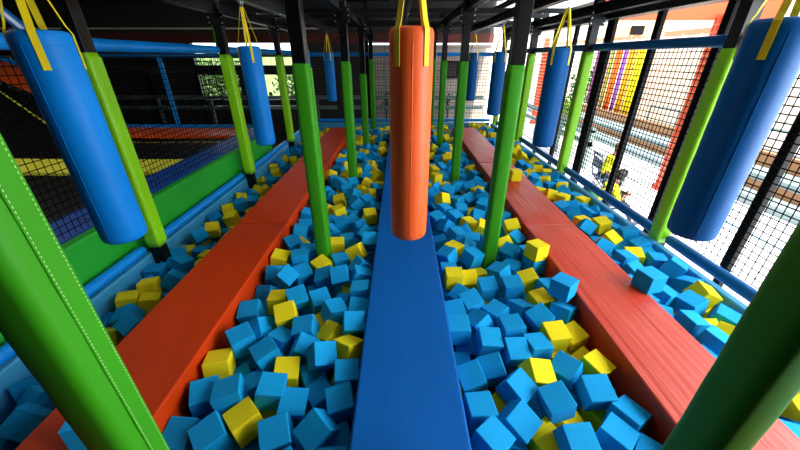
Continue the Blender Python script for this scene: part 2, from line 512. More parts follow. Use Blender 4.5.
# ---------------------------------------------------------------- hanging bags
def bag(label, x, y, z0, z1, R, material, group, n_bag):
    t = thing('hanging_bag', label, 'hanging bag', (x, y, z0), group)
    L = z1 - z0
    bm = bmesh.new()
    prof = [(0, .004), (R * .6, .002), (R * .86, .004), (R * .96, .014), (R, .034)]
    for k in range(1, 16):
        prof.append((R * (1 + .006 * math.sin(k * 1.9 + n_bag)), .034 + (L - .075) * k / 16))
    prof += [(R * 1.0, L - .04), (R * .99, L - .02), (R * .93, L - .006), (R * .8, L), (0, L - .004)]
    lathe(bm, prof, n=48)
    body = obj('bag_body', bm, material, t, smooth=True)
    # pleats round the bottom edge
    for v in body.data.vertices:
        a = math.atan2(v.co.y, v.co.x)
        if v.co.z < .05:
            f = 1 - .012 * (1 + math.sin(a * 24))
            v.co.x *= f; v.co.y *= f
    # stitched seams: round the rim, and one down the side
    bm = bmesh.new()
    m = 48
    for zz in (L - .055,):
        tube(bm, [(R * 1.002 * math.cos(2 * math.pi * k / m), R * 1.002 * math.sin(2 * math.pi * k / m), zz) for k in range(m + 1)], .0016, 5, cap=False)
    sa = math.radians(-88 if x < 1 else -120)
    tube(bm, [(R * 1.001 * math.cos(sa), R * 1.001 * math.sin(sa), z) for z in (.04, L * .5, L - .05)], .0018, 5)
    obj('seam', bm, material, body)
    ap = Vector((0, 0, L + .33))
    azs = (-128, -52, 52, 128) if n_bag == 9 else (-58, 32, 122, 212) if n_bag < 4 else (-146, -56, 34, 124)
    for k, az in enumerate(azs):
        a = math.radians(az)
        rd = Vector((math.cos(a), math.sin(a), 0)); tg = Vector((-math.sin(a), math.cos(a), 0))
        top = ap + rd * .015
        pts = [rd * (R + .003) + Vector((0, 0, L - .15)), rd * (R + .003) + Vector((0, 0, L - .06)), rd * (R + .003) + Vector((0, 0, L - .012)), rd * (R * .9) + Vector((0, 0, L + .02)), top]
        bm = bmesh.new()
        ribbon(bm, pts, [tg, tg, tg, tg, tg], .026 if n_bag in (0, 4, 9) else .022)
        obj('strap', bm, 'strap_yellow', t)
    bm = bmesh.new()
    z = ap.z - .015
    k = 0
    ztop = 1.98 - z0
    while z < ztop:
        n = 12
        pts = []
        for j in range(n + 1):
            q = 2 * math.pi * j / n
            u, w = .009 * math.cos(q), .019 * math.sin(q)
            pts.append((u, 0, z + w) if k % 2 else (0, u, z + w))
        tube(bm, pts, .003, 6, cap=False)
        z += .028
        k += 1
    obj('chain', bm, 'steel', t, smooth=True)
    bm = bmesh.new()
    tube(bm, [(0, 0, ztop + .02), (.02, 0, ztop), (.018, 0, ztop - .03), (0, 0, ztop - .04), (-.018, 0, ztop - .03), (-.02, 0, ztop), (0, 0, ztop + .02)], .004, 8, cap=False)
    obj('shackle', bm, 'steel', t, smooth=True)
    return t
bl = ['nearest the camera', 'second from the camera', 'third from the camera', 'farthest from the camera']
for i, (y, z0, z1) in enumerate(((1.62, .60, 1.60), (3.80, .61, 1.60), (5.85, .61, 1.60), (7.95, .61, 1.59))):
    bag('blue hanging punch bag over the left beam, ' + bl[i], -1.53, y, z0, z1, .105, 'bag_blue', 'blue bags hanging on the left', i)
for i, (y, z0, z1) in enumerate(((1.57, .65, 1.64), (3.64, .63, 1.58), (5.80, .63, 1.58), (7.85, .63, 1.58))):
    bag('shaded blue hanging punch bag over the right beam, ' + bl[i], 1.56, y, z0, z1, .108, 'bag_blue_shaded', 'blue bags hanging on the right', i + 4)
bag('orange hanging punch bag over the blue middle beam', .05, 1.65, .605, 1.615, .098, 'bag_orange', None, 9)

# ---------------------------------------------------------------- nets
def net(label, frame, u0, u1, z0, z1, cell, th, sag=0.0):
    """frame: function (u, z) -> world point"""
    bm = bmesh.new()
    nu = int((u1 - u0) / cell); nz = int((z1 - z0) / cell)
    ax = frame(1, 0) - frame(0, 0)
    nr = ax.cross(Vector((0, 0, 1)))
    def strip(p0, p1, n):
        prev = None
        d = (p1 - p0)
        s1 = nr * th / 2
        s2 = d.normalized().cross(nr) * th / 2
        for k in (0, n):
            p = p0 + d * (k / n)
            ring = [bm.verts.new(p + s1), bm.verts.new(p + s2), bm.verts.new(p - s1), bm.verts.new(p - s2)]
            if prev:
                for j in range(4):
                    bm.faces.new((prev[j], prev[(j + 1) % 4], ring[(j + 1) % 4], ring[j]))
            prev = ring
    for i in range(nu + 1):
        u = u0 + (u1 - u0) * i / nu
        strip(frame(u, z0), frame(u, z1), 1)
    for j in range(nz + 1):
        z = z0 + (z1 - z0) * j / nz
        strip(frame(u0, z), frame(u1, z), 1)
    o = obj('safety_net', bm, 'net_black')
    return tag(o, label, 'net')
net('black safety net hung along the window side of the pit', lambda u, z: Vector((2.70, u, z)), .6, 9.3, -.06, 1.6, .056, .0095)
net('black safety net between the pit and the trampolines on the left', lambda u, z: Vector((-2.66, u, z)), .6, 7.08, .2, 1.5, .056, .0075)
net('black safety net across the far end of the pit', lambda u, z: Vector((u, 9.46, z)), -2.4, 2.6, -.02, 1.55, .07, .008)
net('black safety net behind the trampolines at the far left', lambda u, z: Vector((u, 7.21, z)), -7.2, -2.7, .25, 1.5, .07, .008)

# ---------------------------------------------------------------- window wall posts on the right
for i, (y, w) in enumerate(((1.5, .035), (2.35, .032), (3.28, .04), (4.13, .045), (5.04, .085), (6.0, .04), (6.8, .035), (7.7, .035), (8.6, .05))):
    o = boxobj('window_post', 'black_matte', [(2.75, 2.80, y - w, y + w, GZ, 1.94)], bevel=.005)
    tag(o, '%s black window wall post beyond the right net, %s from the camera' % ('broad' if w > .048 else 'slim', ['nearest', 'second', 'third', 'fourth', 'fifth', 'sixth', 'seventh', 'eighth', 'ninth'][i]), 'window post', 'black posts of the window wall')

# ---------------------------------------------------------------- left trampoline court
boxobj('green_pad', 'mat_green', [(-2.62, -2.52, a + .003, b - .003, -.22, .215) for a, b in ((.5, 6.55),)], None, bevel=.02)
tag(bpy.data.objects['green_pad'], 'green padded side of the trampoline platform along the left rail', 'padding')
t = thing('edge_mat', 'dark blue edge mat on top of the green padding behind the net', 'edge mat', (-2.9, .5, .1))
for a, b in ((0, 2.2), (2.2, 4.4), (4.4, 6.55)):
    boxobj('mat_panel', 'mat_blue', [(-.20, .13, a + .004, b - .004, 0, .1)], t, bevel=.02)
    boxobj('mat_fold', 'mat_blue', [(.135, .272, a + .004, b - .004, 0, .112)], t, bevel=.02)

PROF = [(-3.13, .15), (-4.4, .14), (-5.75, .16), (-6.05, .42), (-6.6, .97), (-7.1, 1.2), (-7.9, 1.5)]
def court_strip(name, y0, y1, m, parent, dz=0.0, th=.05, label=None):
    bm = bmesh.new()
    rows = []
    for x, z in PROF:
        rows.append([bm.verts.new(p) for p in ((x, y0, z + dz), (x, y1, z + dz), (x, y1, z + dz - th), (x, y0, z + dz - th))])
    for a, b in zip(rows, rows[1:]):
        for k in range(4):
            bm.faces.new((a[k], a[(k + 1) % 4], b[(k + 1) % 4], b[k]))
    bm.faces.new(rows[0]); bm.faces.new(rows[-1][::-1])
    o = obj(name, bm, m, parent)
    if label:
        o['label'] = label
    return o
t = thing('trampoline', 'black trampoline court curving up at the far left', 'trampoline', (0, 0, 0))
court_strip('jump_bed', 1.0, 4.08, 'jump_fabric', t)
court_strip('pad_strip', 4.1, 4.72, 'pad_yellow', t, .03, label='yellow padding strip')
court_strip('jump_bed', 4.74, 6.14, 'jump_fabric', t)
bm = bmesh.new()
for (xa, za), (xb, zb) in zip(PROF, PROF[1:]):
    n = max(1, int(math.hypot(xb - xa, zb - za) / .13))
    for k in range(n):
        f0, f1 = k / n, (k + .82) / n
        vs = [bm.verts.new((xa + (xb - xa) * f, yy, za + (zb - za) * f + .012)) for f, yy in ((f0, 5.86), (f1, 5.86), (f1, 5.90), (f0, 5.90))]
        bm.faces.new(vs)
obj('dashed_line', bm, 'pad_yellow', t)
court_strip('pad_strip', 6.3, 7.08, 'pad_orange', t, .04, label='orange padding strip')
boxobj('platform', 'black_matte', [(-8.6, -3.1, 1.0, 7.1, GZ, .08)], t)
rail('blue padded rail along the back edge of the trampolines', [((-2.75, 7.14, .2), (-4.6, 7.14, .2)), ((-4.62, 7.14, .2), (-5.7, 7.14, .2)), ((-5.72, 7.14, .2), (-6.1, 7.14, .46)), ((-6.1, 7.14, .48), (-7.1, 7.14, 1.26)), ((-7.1, 7.14, 1.27), (-7.9, 7.14, 1.56))], .045, 'pipe_blue')
rail('blue padded rail high behind the trampolines', [((-2.72, 7.14, 1.52), (-4.62, 7.14, 1.52)), ((-4.66, 7.14, 1.52), (-7.4, 7.14, 1.52))], .04, 'pipe_deep_blue')
rail('slim blue upright pole behind the trampolines', [((-4.64, 7.14, .24), (-4.64, 7.14, 1.5))], .045, 'pipe_blue', name='padded_pole')
rail('short slanting blue pipe rising at the top left corner', [((-2.5, 2.6, 1.62), (-3.3, 3.1, 1.98))], .035, 'pipe_blue')
t = thing('notice_board', 'white board with orange red patches behind the trampolines', 'board', (-7.9, 7.9, .9))
boxobj('board', 'white_paint', [(-1.4, 1.4, 0, .04, -.3, .62)], t)
bm = bmesh.new()
for a, b, c_, d in ((-1.3, -.6, .3, .55), (-.4, .1, .34, .5), (.0, .5, -.2, .1), (.7, 1.2, .0, .3)):
    box(bm, a, b, -.01, 0, c_, d)
obj('panels', bm, 'pad_orange', t)
bm = bmesh.new()
for a in (-.85, -.35, .15, .6, 1.0):
    box(bm, a, a + .09, -.012, 0, -.3, .62)
obj('bars', bm, 'black_matte', t)

# ---------------------------------------------------------------- behind the far end
def h_rail(label, p, x0, x1, zs, y, m='rail_grey_green'):
    t = thing('guard_rail', label, 'guard rail', (x0, y, GZ))
    boxobj('rail_bar', m, [(0, x1 - x0, -.03, .03, zs[0] - GZ - .05, zs[0] - GZ + .05)], t)
    boxobj('rail_bar', m, [(0, x1 - x0, -.03, .03, zs[1] - GZ - .05, zs[1] - GZ + .05)], t)
    x = .1
    while x < x1 - x0:
        boxobj('baluster', m, [(x - .03, x + .03, -.03, .03, 0, zs[0] - GZ + .05)], t)
        x += 1.6
    return t
h_rail('grey green double guard rail behind the far net', 0, -1.6, 2.5, (.42, .13), 10.6)
h_rail('dull green double guard rail across the dark hall at left', 0, -9.0, -1.9, (.42, .13), 10.6)
for x, y, n in ((-.9, 10.2, 'left'), (.55, 10.2, 'middle'), (1.75, 10.2, 'right')):
    tag(boxobj('hall_column', 'black_paint', [(x - .04, x + .04, y - .04, y + .04, GZ, 3.4)]), 'slim black column beyond the far net, %s of the three' % n, 'column')
t = thing('wall_panel', 'dark framed square panel on the tiled far wall', 'wall panel', (1.72, 11.98, 1.13))
bm = bmesh.new()
for b in ((-.24, .24, -.05, 0, .2, .26), (-.24, .24, -.05, 0, -.26, -.2), (-.24, -.18, -.05, 0, -.2, .2), (.18, .24, -.05, 0, -.2, .2)):
    box(bm, *b)
obj('frame', bm, 'black_paint', t)
boxobj('glass', 'hall_dark', [(-.18, .18, -.02, -.005, -.2, .2)], t)
def spiky_plant(label, x, y):
    t = thing('potted_plant', label, 'plant', (x, y, GZ))
    bm = bmesh.new(); lathe(bm, [(0, 0), (.12, 0), (.16, .3), (.14, .3), (0, .27)], n=20); obj('pot', bm, 'black_matte', t, smooth=True)
    bm = bmesh.new(); tube(bm, [(0, 0, .28), (.02, 0, .9), (0, 0, 1.35)], .02, 8); obj('stem', bm, 'leaf_dark', t)
    bm = bmesh.new()
    for k in range(26):
        a = random.uniform(0, 6.28); z = random.uniform(.9, 1.4); L = random.uniform(.2, .34)
        d = Vector((math.cos(a), math.sin(a), 0)); sdir = Vector((-d.y, d.x, 0))
        ribbon(bm, [Vector((0, 0, z)), Vector((0, 0, z + .1)) + d * L * .5, Vector((0, 0, z + .02)) + d * L], [sdir] * 3, .025)
    obj('leaves', bm, 'leaf_dark', t)
spiky_plant('dark spiky plant standing against the tiled far wall', 1.55, 11.4)
spiky_plant('dark spiky plant left of the orange bag by the far wall', -.45, 11.4)

# garden beyond the open bays of the back wall
def shrub(label, x, y, w, h, m, n=420, seed=0, group=None, z0=GZ):
    rnd = random.Random(seed)
    t = thing('shrub', label, 'shrub', (x, y, z0), group)
    bm = bmesh.new()
    tube(bm, [(0, 0, 0), (.05, 0, h * .6)], [.06, .03], 8)
    for k in range(5):
        a = k * 1.3
        tube(bm, [(0, 0, h * .25), (w * .3 * math.cos(a), w * .3 * math.sin(a), h * .7)], [.03, .012], 6)
    obj('branches', bm, 'bench_brown', t)
    bm = bmesh.new()
    for k in range(n):
        th, ph, rr = rnd.uniform(0, 6.28), math.acos(rnd.uniform(-1, 1)), rnd.random() ** .4
        c = Vector((w / 2 * rr * math.sin(ph) * math.cos(th), w / 2 * rr * math.sin(ph) * math.sin(th), h * .58 + h * .45 * rr * math.cos(ph)))
        s = rnd.uniform(.06, .13)
        M = Matrix.Translation(c) @ Matrix.Rotation(rnd.uniform(0, 6.28), 4, Vector((rnd.gauss(0, 1), rnd.gauss(0, 1), rnd.gauss(0, 1))).normalized())
        vs = [bm.verts.new(M @ Vector(p)) for p in ((-s, 0, 0), (0, -s * .45, .01), (s, 0, 0), (0, s * .45, .01))]
        bm.faces.new(vs)
    obj('leaves', bm, m, t)
    return t
struct('floor', 'terrace_tile', [(-16, 2.9, 16, 40, GZ - .09, GZ + .005)])
shrub('bright green shrub in the garden behind the dark hall, left one', -9.8, 17.6, 2.0, 2.5, 'leaf', 1100, 1, 'shrubs behind the hall')
shrub('yellow green shrub in the garden behind the dark hall, middle one', -7.6, 15.8, 2.4, 2.4, 'leaf_light', 1100, 2, 'shrubs behind the hall')
shrub('green shrub in the garden behind the dark hall, right one', -5.1, 17.5, 2.2, 2.0, 'leaf', 900, 3, 'shrubs behind the hall')
mat('garden_green', (120, 140, 84), 0.9, var=0.5, vscale=2.5)
tag(boxobj('garden_wall', 'garden_green', [(-20, 2.0, 22, 22.2, GZ, 1.6)]), 'pale green sunlit garden wall seen through the open bays at back left', 'wall')

# ---------------------------------------------------------------- people
def skin_body(name, joints, edges, material, parent, levels=2):
    me = bpy.data.meshes.new(name)
    names = list(joints)
    me.from_pydata([joints[k][0] for k in names], [(names.index(a), names.index(b)) for a, b in edges], [])
    o = bpy.data.objects.new(name, me)
    C.collection.objects.link(o)
    md = o.modifiers.new('skin', 'SKIN')
    md.use_smooth_shade = True
    for v, k in zip(me.skin_vertices[0].data, names):
        r = joints[k][1]
        v.radius = r if isinstance(r, tuple) else (r, r)
    me.skin_vertices[0].data[0].use_root = True
    sb = o.modifiers.new('sub', 'SUBSURF'); sb.levels = sb.render_levels = levels
    me.materials.append(MATS[material])
    if parent: o.parent = parent
    return o

def head_mesh(bm, c, fwd, s):
    """head with brow, nose, chin and ears; fwd is the facing direction"""
    f = Vector(fwd).normalized(); side = f.cross(Vector((0, 0, 1))).normalized(); up = side.cross(f)
    M = Matrix((side, f, up)).transposed().to_4x4(); M.translation = Vector(c)
    g = bmesh.ops.create_uvsphere(bm, u_segments=20, v_segments=14, radius=1)['verts']
    for v in g:
        x, y, z = v.co
        k = 1 - .22 * max(0, -z)
        v.co = Vector((x * .072 * k, y * .092 * k + (.01 if z < -.3 and y > 0 else 0), z * .115))
        if y > .75 and abs(x) < .3 and -.35 < z < .05: v.co.y += .016
        v.co = M @ (v.co * s)
    for sx in (-1, 1):
        e = bmesh.ops.create_uvsphere(bm, u_segments=8, v_segments=6, radius=1)['verts']
        for v in e: v.co = M @ (Vector((sx * .074 + v.co.x * .01, v.co.y * .02 - .005, v.co.z * .03 - .01)) * s)
    return M

def person(label, org, s, fwd_deg, kind):
    t = thing('person', label, 'person', org)
    t.rotation_euler = (0, 0, math.radians(fwd_deg))   # local +x is where the person faces
    t.scale = (s, s, s)
    sh = .52
    lean = .20 if kind == 'phone' else .10
    J = {'pelvis': ((0, 0, .47), .12), 'belly': ((lean * .3, 0, .64), .125), 'chest': ((lean * .8, 0, .84), .135), 'neck0': ((lean * 1.15, 0, .97), .07),
         'neck': ((lean * 1.35, 0, 1.03), .048), 'skull': ((lean * 1.6, 0, 1.12), .06)}
    E = [('pelvis', 'belly'), ('belly', 'chest'), ('chest', 'neck0'), ('neck0', 'neck'), ('neck', 'skull')]
    for q, sy in (('l', 1), ('r', -1)):
        J['hip' + q] = ((.04, .09 * sy, .46), .095)
        if kind == 'phone':
            kn, an, to = ((.54, .12 * sy, .53 + .03 * sy), (.84 + .08 * sy, .12 * sy, .14), (.98 + .08 * sy, .13 * sy, .08))
            el, wr = ((lean * .9 + .10, .22 * sy, .62), (lean * .9 + .33, .07 * sy, .72))
        else:
            kn, an, to = ((.40, .12 * sy, .50), (.38, .12 * sy, .10), (.54, .13 * sy, .05))
            el, wr = ((lean + .12, .2 * sy, .62), (lean + .26, .10 * sy, .50))
        J['knee' + q] = (kn, .065); J['ank' + q] = (an, .042); J['toe' + q] = (to, .035)
        J['sho' + q] = ((lean * .98, .16 * sy, .91), .062); J['elb' + q] = (el, .042); J['wri' + q] = (wr, .028)
        J['palm' + q] = ((wr[0] + .07, wr[1] - .01 * sy, wr[2] + .02), (.034, .018))
        E += [('pelvis', 'hip' + q), ('hip' + q, 'knee' + q), ('knee' + q, 'ank' + q), ('ank' + q, 'toe' + q), ('neck0', 'sho' + q), ('sho' + q, 'elb' + q), ('elb' + q, 'wri' + q), ('wri' + q, 'palm' + q)]
        for fi in range(4):
            base = Vector(J['palm' + q][0]) + Vector((.03, (fi - 1.5) * .016, 0))
            a, b = 'f%d%sa' % (fi, q), 'f%d%sb' % (fi, q)
            ln = (.9, 1, .95, .75)[fi]
            J[a] = (tuple(base + Vector((.03 * ln, 0, .01))), .009); J[b] = (tuple(base + Vector((.045 * ln, 0, .034 * ln))), .008)
            E += [('palm' + q, a), (a, b)]
        th = Vector(J['palm' + q][0]) + Vector((-.005, -.035 * sy, .02))
        J['th' + q] = (tuple(th), .010); J['th2' + q] = (tuple(th + Vector((.03, .01 * sy, .025))), .009)
        E += [('palm' + q, 'th' + q), ('th' + q, 'th2' + q)]
    if kind == 'phone':
        for k, (p, rad) in list(J.items()):
            if k[:3] not in ('hip', 'kne', 'ank', 'toe', 'pel'):
                J[k] = ((p[0], p[1], .47 + (p[2] - .47) * .86), rad)
    skin_body('body', J, E, 'skin', t)
    sub = lambda keys: [(a, b) for a, b in E if a in keys and b in keys]
    # shirt
    grow = lambda keys, d: {k: (J[k][0], J[k][1] + d) for k in keys}
    ks = ['pelvis', 'belly', 'chest', 'neck0', 'shol', 'shor', 'elbl', 'elbr']
    G = grow(ks, .017)
    skin_body('shirt', G, sub(ks), 'shirt_yellow', t)
    ks = ['pelvis', 'hipl', 'hipr', 'kneel', 'kneer', 'ankl', 'ankr']
    G = grow(ks, .014)
    tr = skin_body('trousers', G, sub(ks), 'trousers', t)
    bm = bmesh.new()
    for q, sy in (('l', 1), ('r', -1)):
        a, b, c_ = [Vector(J[k + q][0]) for k in ('hip', 'knee', 'ank')]
        o_ = Vector((0, sy * .075, 0))
        ribbon(bm, [a + o_ * 1.3 + Vector((.1, 0, .02)), b + o_ * 1.05, c_ + o_ * .75], [Vector((0, 0, 1)), Vector((1, 0, .6)), Vector((1, 0, 0))], .016, .004)
    obj('side_stripe', bm, 'trouser_stripe', tr)
    for q in 'lr':
        bm = bmesh.new(); a, b = Vector(J['ank' + q][0]), Vector(J['toe' + q][0])
        tube(bm, [a + Vector((-.04, 0, -.05)), a + Vector((.02, 0, -.045)), b + Vector((-.02, 0, -.01)), b + Vector((.04, 0, -.01))], [.035, .045, .042, .02], 12)
        obj('shoe', bm, 'shoe_dark', t, smooth=True)
    bm = bmesh.new()
    hc = Vector(J['skull'][0]) + Vector((.03, 0, .06))
    M = head_mesh(bm, hc, (1, 0, -.55), .9)
    obj('head', bm, 'skin', t, smooth=True)
    bm = bmesh.new()
    g = bmesh.ops.create_icosphere(bm, subdivisions=4, radius=1)['verts']
    rnd = random.Random(4)
    for v in g:
        x, y, z = v.co
        f = 1 + rnd.uniform(-.05, .09)
        if y > .35 and z < .45: f *= .80
        v.co = M @ (Vector((x * .088 * f, y * .104 * f - .008, z * .12 * f + .016)))
    obj('hair', bm, 'hair' if kind == 'phone' else 'hair_brown', t, smooth=True)
    return t

def folding_chair(label, loc, deg, material, seat=True):
    t = thing('folding_chair', label, 'chair', loc)
    t.rotation_euler = (0, 0, math.radians(deg))   # +x is the front
    boxobj('seat', material, [(-.18, .22, -.2, .2, .42, .45)], t, bevel=.01)
    bm = bmesh.new()
    box(bm, -.235, -.215, -.19, .19, .62, .80); box(bm, -.235, -.215, -.19, .19, .84, .88)
    obj('backrest', bm, material, t, bevel=.004)
    for sy in (-.2, .2):
        bm = bmesh.new(); tube(bm, [(-.24, sy, .9), (-.18, sy, .44), (.22, sy, 0)], .011, 8); obj('leg', bm, material, t, smooth=True)
        bm = bmesh.new(); tube(bm, [(.2, sy, .43), (-.24, sy, 0)], .011, 8); obj('leg', bm, material, t, smooth=True)
    bm = bmesh.new()
    for p, q in (((-.15, -.2, .11), (-.15, .2, .11)), ((.13, -.2, .11), (.13, .2, .11))):
        tube(bm, [p, q], .008, 6)
    obj('crossbar', bm, material, t, smooth=True)
    return t

folding_chair('dark blue folding chair with open back outside the net', (3.97, 6.12, GZ), -8, 'chair_blue')
person('person in yellow top hunched on the blue folding chair', (3.92, 6.12, GZ + .09), .78, -8, 'hunch')
t = thing('low_bench', 'low dark bench under the person looking at a phone', 'bench', (3.17, 4.92, GZ))
boxobj('bench_top', 'chair_blue', [(-.32, .2, -.35, .35, .27, .31)], t, bevel=.01)
for sx in (-.18, .16):
    for sy in (-.3, .3):
        boxobj('leg', 'chair_blue', [(sx - .02, sx + .02, sy - .02, sy + .02, 0, .27)], t)
person('person in yellow shirt and striped dark trousers sitting looking at a phone', (3.17, 4.92, GZ + .01), .78, 3, 'phone')
# phone in the hands
ph = thing('phone', 'black phone held by the seated person in yellow shirt', 'phone', (3.17 + .78 * .52, 4.92 + .02, GZ + .78 * .72))
ph.rotation_euler = (0, math.radians(-35), math.radians(12))
boxobj('case', 'phone_black', [(-.006, .006, -.07, .07, -.035, .035)], ph, bevel=.003)
boxobj('screen', 'steel', [(-.0075, -.006, -.064, .064, -.031, .031)], ph)
# backpack
t = thing('backpack', 'dark green backpack behind the person with the phone', 'backpack', (3.0, 4.88, GZ + .32))
bm = bmesh.new(); bmesh.ops.create_uvsphere(bm, u_segments=20, v_segments=14, radius=1)
for v in bm.verts:
    x, y, z = v.co
    sg = lambda a: math.copysign(abs(a) ** .6, a)
    v.co = Vector((sg(x) * .09, sg(y) * .15, sg(z) * .21 + .21))
obj('bag_body', bm, 'backpack_green', t, smooth=True)
bm = bmesh.new(); bmesh.ops.create_uvsphere(bm, u_segments=16, v_segments=10, radius=1)
for v in bm.verts: v.co = Vector((v.co.x * .04 - .09, v.co.y * .1, v.co.z * .09 + .14))
obj('pocket', bm, 'backpack_green', t, smooth=True)
bm = bmesh.new(); tube(bm, [(0, -.03, .41), (0, -.02, .46), (0, .02, .46), (0, .03, .41)], .008, 6); obj('handle', bm, 'black_matte', t)
# people seated in the hall, silhouette shade put into one near-black body colour
for k, (x, y) in enumerate(((-6.3, 14.3), (-5.0, 14.0), (-3.6, 14.6), (-7.4, 13.2))):
    lb = ['left of the three', 'middle of the three', 'right of the three', 'far left'][k]
    t = thing('person', 'dark silhouette of a person seated far back in the hall, ' + lb, 'person', (x, y, GZ + .05))
    t.rotation_euler = (0, 0, (0, 3.14, 1.57, -.5)[k])
    J = {'p': ((0, 0, .47), .13), 'c': ((.05, 0, .85), .15), 'n': ((.08, 0, 1.03), .06), 'h': ((.10, 0, 1.12), .085), 'h2': ((.12, 0, 1.24), .085)}
    E = [('p', 'c'), ('c', 'n'), ('n', 'h'), ('h', 'h2')]
    for q, sy in (('l', 1), ('r', -1)):
        J.update({'hi' + q: ((.05, .1 * sy, .47), .09), 'k' + q: ((.43, .12 * sy, .5), .07), 'a' + q: ((.42, .12 * sy, .08), .045), 't' + q: ((.56, .12 * sy, .04), .035),
                  's' + q: ((.05, .19 * sy, .93), .06), 'e' + q: ((.14, .22 * sy, .64), .045), 'w' + q: ((.36, .12 * sy, .62), .03), 'g' + q: ((.44, .11 * sy, .62), .025)})
        E += [('p', 'hi' + q), ('hi' + q, 'k' + q), ('k' + q, 'a' + q), ('a' + q, 't' + q), ('c', 's' + q), ('s' + q, 'e' + q), ('e' + q, 'w' + q), ('w' + q, 'g' + q)]
    skin_body('body', J, E, 'people_silhouette', t, 1)
    folding_chair('dark chair under the seated person far back, ' + lb, (x, y, GZ), math.degrees(t.rotation_euler[2]), 'black_matte')

# ---------------------------------------------------------------- terrace outside
def along_y(name, label, cat, m, x0, x1, y0, y1, z0, z1, group=None):
    return tag(boxobj(name, m, [(x0, x1, y0, y1, z0, z1)]), label, cat, group)
t = thing('terrace_bench', 'stepped bench with grey slab treads and brown boards across the terrace', 'bench', (6.6, 1.0, GZ))
boxobj('tread', 'bench_grey', [(0, .42, 0, 17, 0, .16)], t, bevel=.01)
boxobj('board', 'bench_brown', [(.42, .5, 0, 17, 0, .34)], t)
boxobj('tread', 'bench_grey', [(.42, 1.0, 0, 17, .34, .46)], t, bevel=.01)
boxobj('board', 'bench_brown', [(1.0, 1.1, 0, 17, 0, .74)], t)
o = along_y('terrace_wall', 'sunlit cream brick wall beyond the terrace bench', 'wall', 'sunlit_brick', 9.2, 9.4, -2, 26, GZ, 3.2)
along_y('drain_grate', 'pale blue drain grate let into the terrace floor', 'drain', 'grate', 5.5, 5.62, 1.5, 6.3, GZ, GZ + .006)
t = thing('guard_rail', 'thin metal guard rail above the terrace bench', 'guard rail', (7.9, 1.0, GZ))
for z in (1.15, .72):
    bm = bmesh.new(); tube(bm, [(0, 0, z), (0, 10, z)], .022, 8); obj('rail_bar', bm, 'rail_grey_green', t)
for k in range(9):
    bm = bmesh.new(); tube(bm, [(0, k * 1.25, 0), (0, k * 1.25, 1.15)], .02, 8); obj('baluster', bm, 'rail_grey_green', t)
for x, y, n in ((5.5, 6.6, 'orange red tiled pillar on the terrace, nearer one'), (5.6, 14.4, 'orange tiled pillar on the terrace, farther one')):
    t = thing('pillar', n, 'pillar', (x, y, GZ), 'orange pillars on the terrace')
    boxobj('shaft', 'pillar_tile', [(-.085, .085, -.085, .085, 0, 3.15)], t, bevel=.01)
    boxobj('base', 'orange_paint', [(-.11, .11, -.11, .11, 0, .12)], t, bevel=.01)
# canopy fascia and tiled panel of the building outside
t = thing('canopy', 'orange canopy front of the building across the terrace', 'canopy', (3.05, 6.75, 1.8))
boxobj('fascia', 'orange_paint', [(.35, 3.6, 0, .1, .28, 1.6)], t)
boxobj('soffit', 'cream', [(.35, 3.6, .1, 1.2, .5, .58)], t)
t = thing('vent_panel', 'peach tiled wall panel with a dark square vent', 'wall panel', (5.35, 9.6, 1.0))
boxobj('panel', 'peach_tile', [(0, 1.3, 0, .12, .95, 1.75)], t)
boxobj('vent', 'black_matte', [(.42, .74, -.05, 0, 1.0, 1.2)], t, bevel=.01)
t = thing('cornice', 'salmon cornice ledge with small white hooks above the curtains', 'cornice', (8.2, 3.0, 1.9))
boxobj('ledge', 'cornice', [(0, .2, 0, 17, .16, .30)], t)
for k in range(24):
    bm = bmesh.new(); tube(bm, [(-.02, .3 + k * .7, .16), (-.08, .3 + k * .7, .08), (-.02, .3 + k * .7, .0)], .03, 6); obj('hook', bm, 'white_paint', t)

# curtain strips
cols = ['curtain_purple', 'curtain_amber', 'curtain_pink', 'curtain_olive', 'curtain_orange', 'curtain_violet', 'curtain_amber', 'curtain_yellow', 'curtain_olive', 'curtain_purple']
cn = ['purple', 'amber', 'pink', 'olive', 'orange', 'violet', 'broad amber', 'bright yellow', 'olive', 'purple']
yy = 14.9
for k in range(8):
    m = cols[k]
    w = (.18, .26, .30, .20, .40, .22, .36, .44)[k]
    bm = bmesh.new()
    n = 10
    y1 = yy - w
    zb = -.18 - .04 * k
    rows = []
    for j in range(n + 1):
        y = yy - w * j / n
        xo = .03 * math.sin(j * 1.9)
        rows.append([bm.verts.new((7.9 + xo, y, zb)), bm.verts.new((7.9 + xo, y, 1.95)), bm.verts.new((7.915 + xo, y, 1.95)), bm.verts.new((7.915 + xo, y, zb))])
    for a, b in zip(rows, rows[1:]):
        for q in range(4):
            bm.faces.new((a[q], a[(q + 1) % 4], b[(q + 1) % 4], b[q]))
    bm.faces.new(rows[0]); bm.faces.new(rows[-1][::-1])
    tag(obj('curtain', bm, m, smooth=True), '%s hanging curtain strip outside, %s from the left' % (cn[k], ['first', 'second', 'third', 'fourth', 'fifth', 'sixth', 'seventh', 'eighth'][k]), 'curtain', 'coloured curtain strips outside')
    yy = y1 - .08
shrub('sunlit shrub on the terrace behind the right lime post', 5.75, 12.3, 1.2, 1.4, 'leaf_light', 350, 7)
shrub('green shrub on the terrace by the farther orange pillar', 8.5, 16.6, 1.2, 2.2, 'leaf', 350, 8)
tag(boxobj('terrace_wall', 'white_paint', [(3.2, 16, 26, 26.2, GZ, 5)]), 'white wall closing the terrace at its far end', 'wall')
t = thing('guard_rail', 'grey guard rail on the terrace past the far lime posts', 'guard rail', (4.6, 8.0, GZ))
for z in (.95, .62):
    boxobj('rail_bar', 'rail_grey_green', [(-.04, .04, 0, 7, z - .06, z + .06)], t)
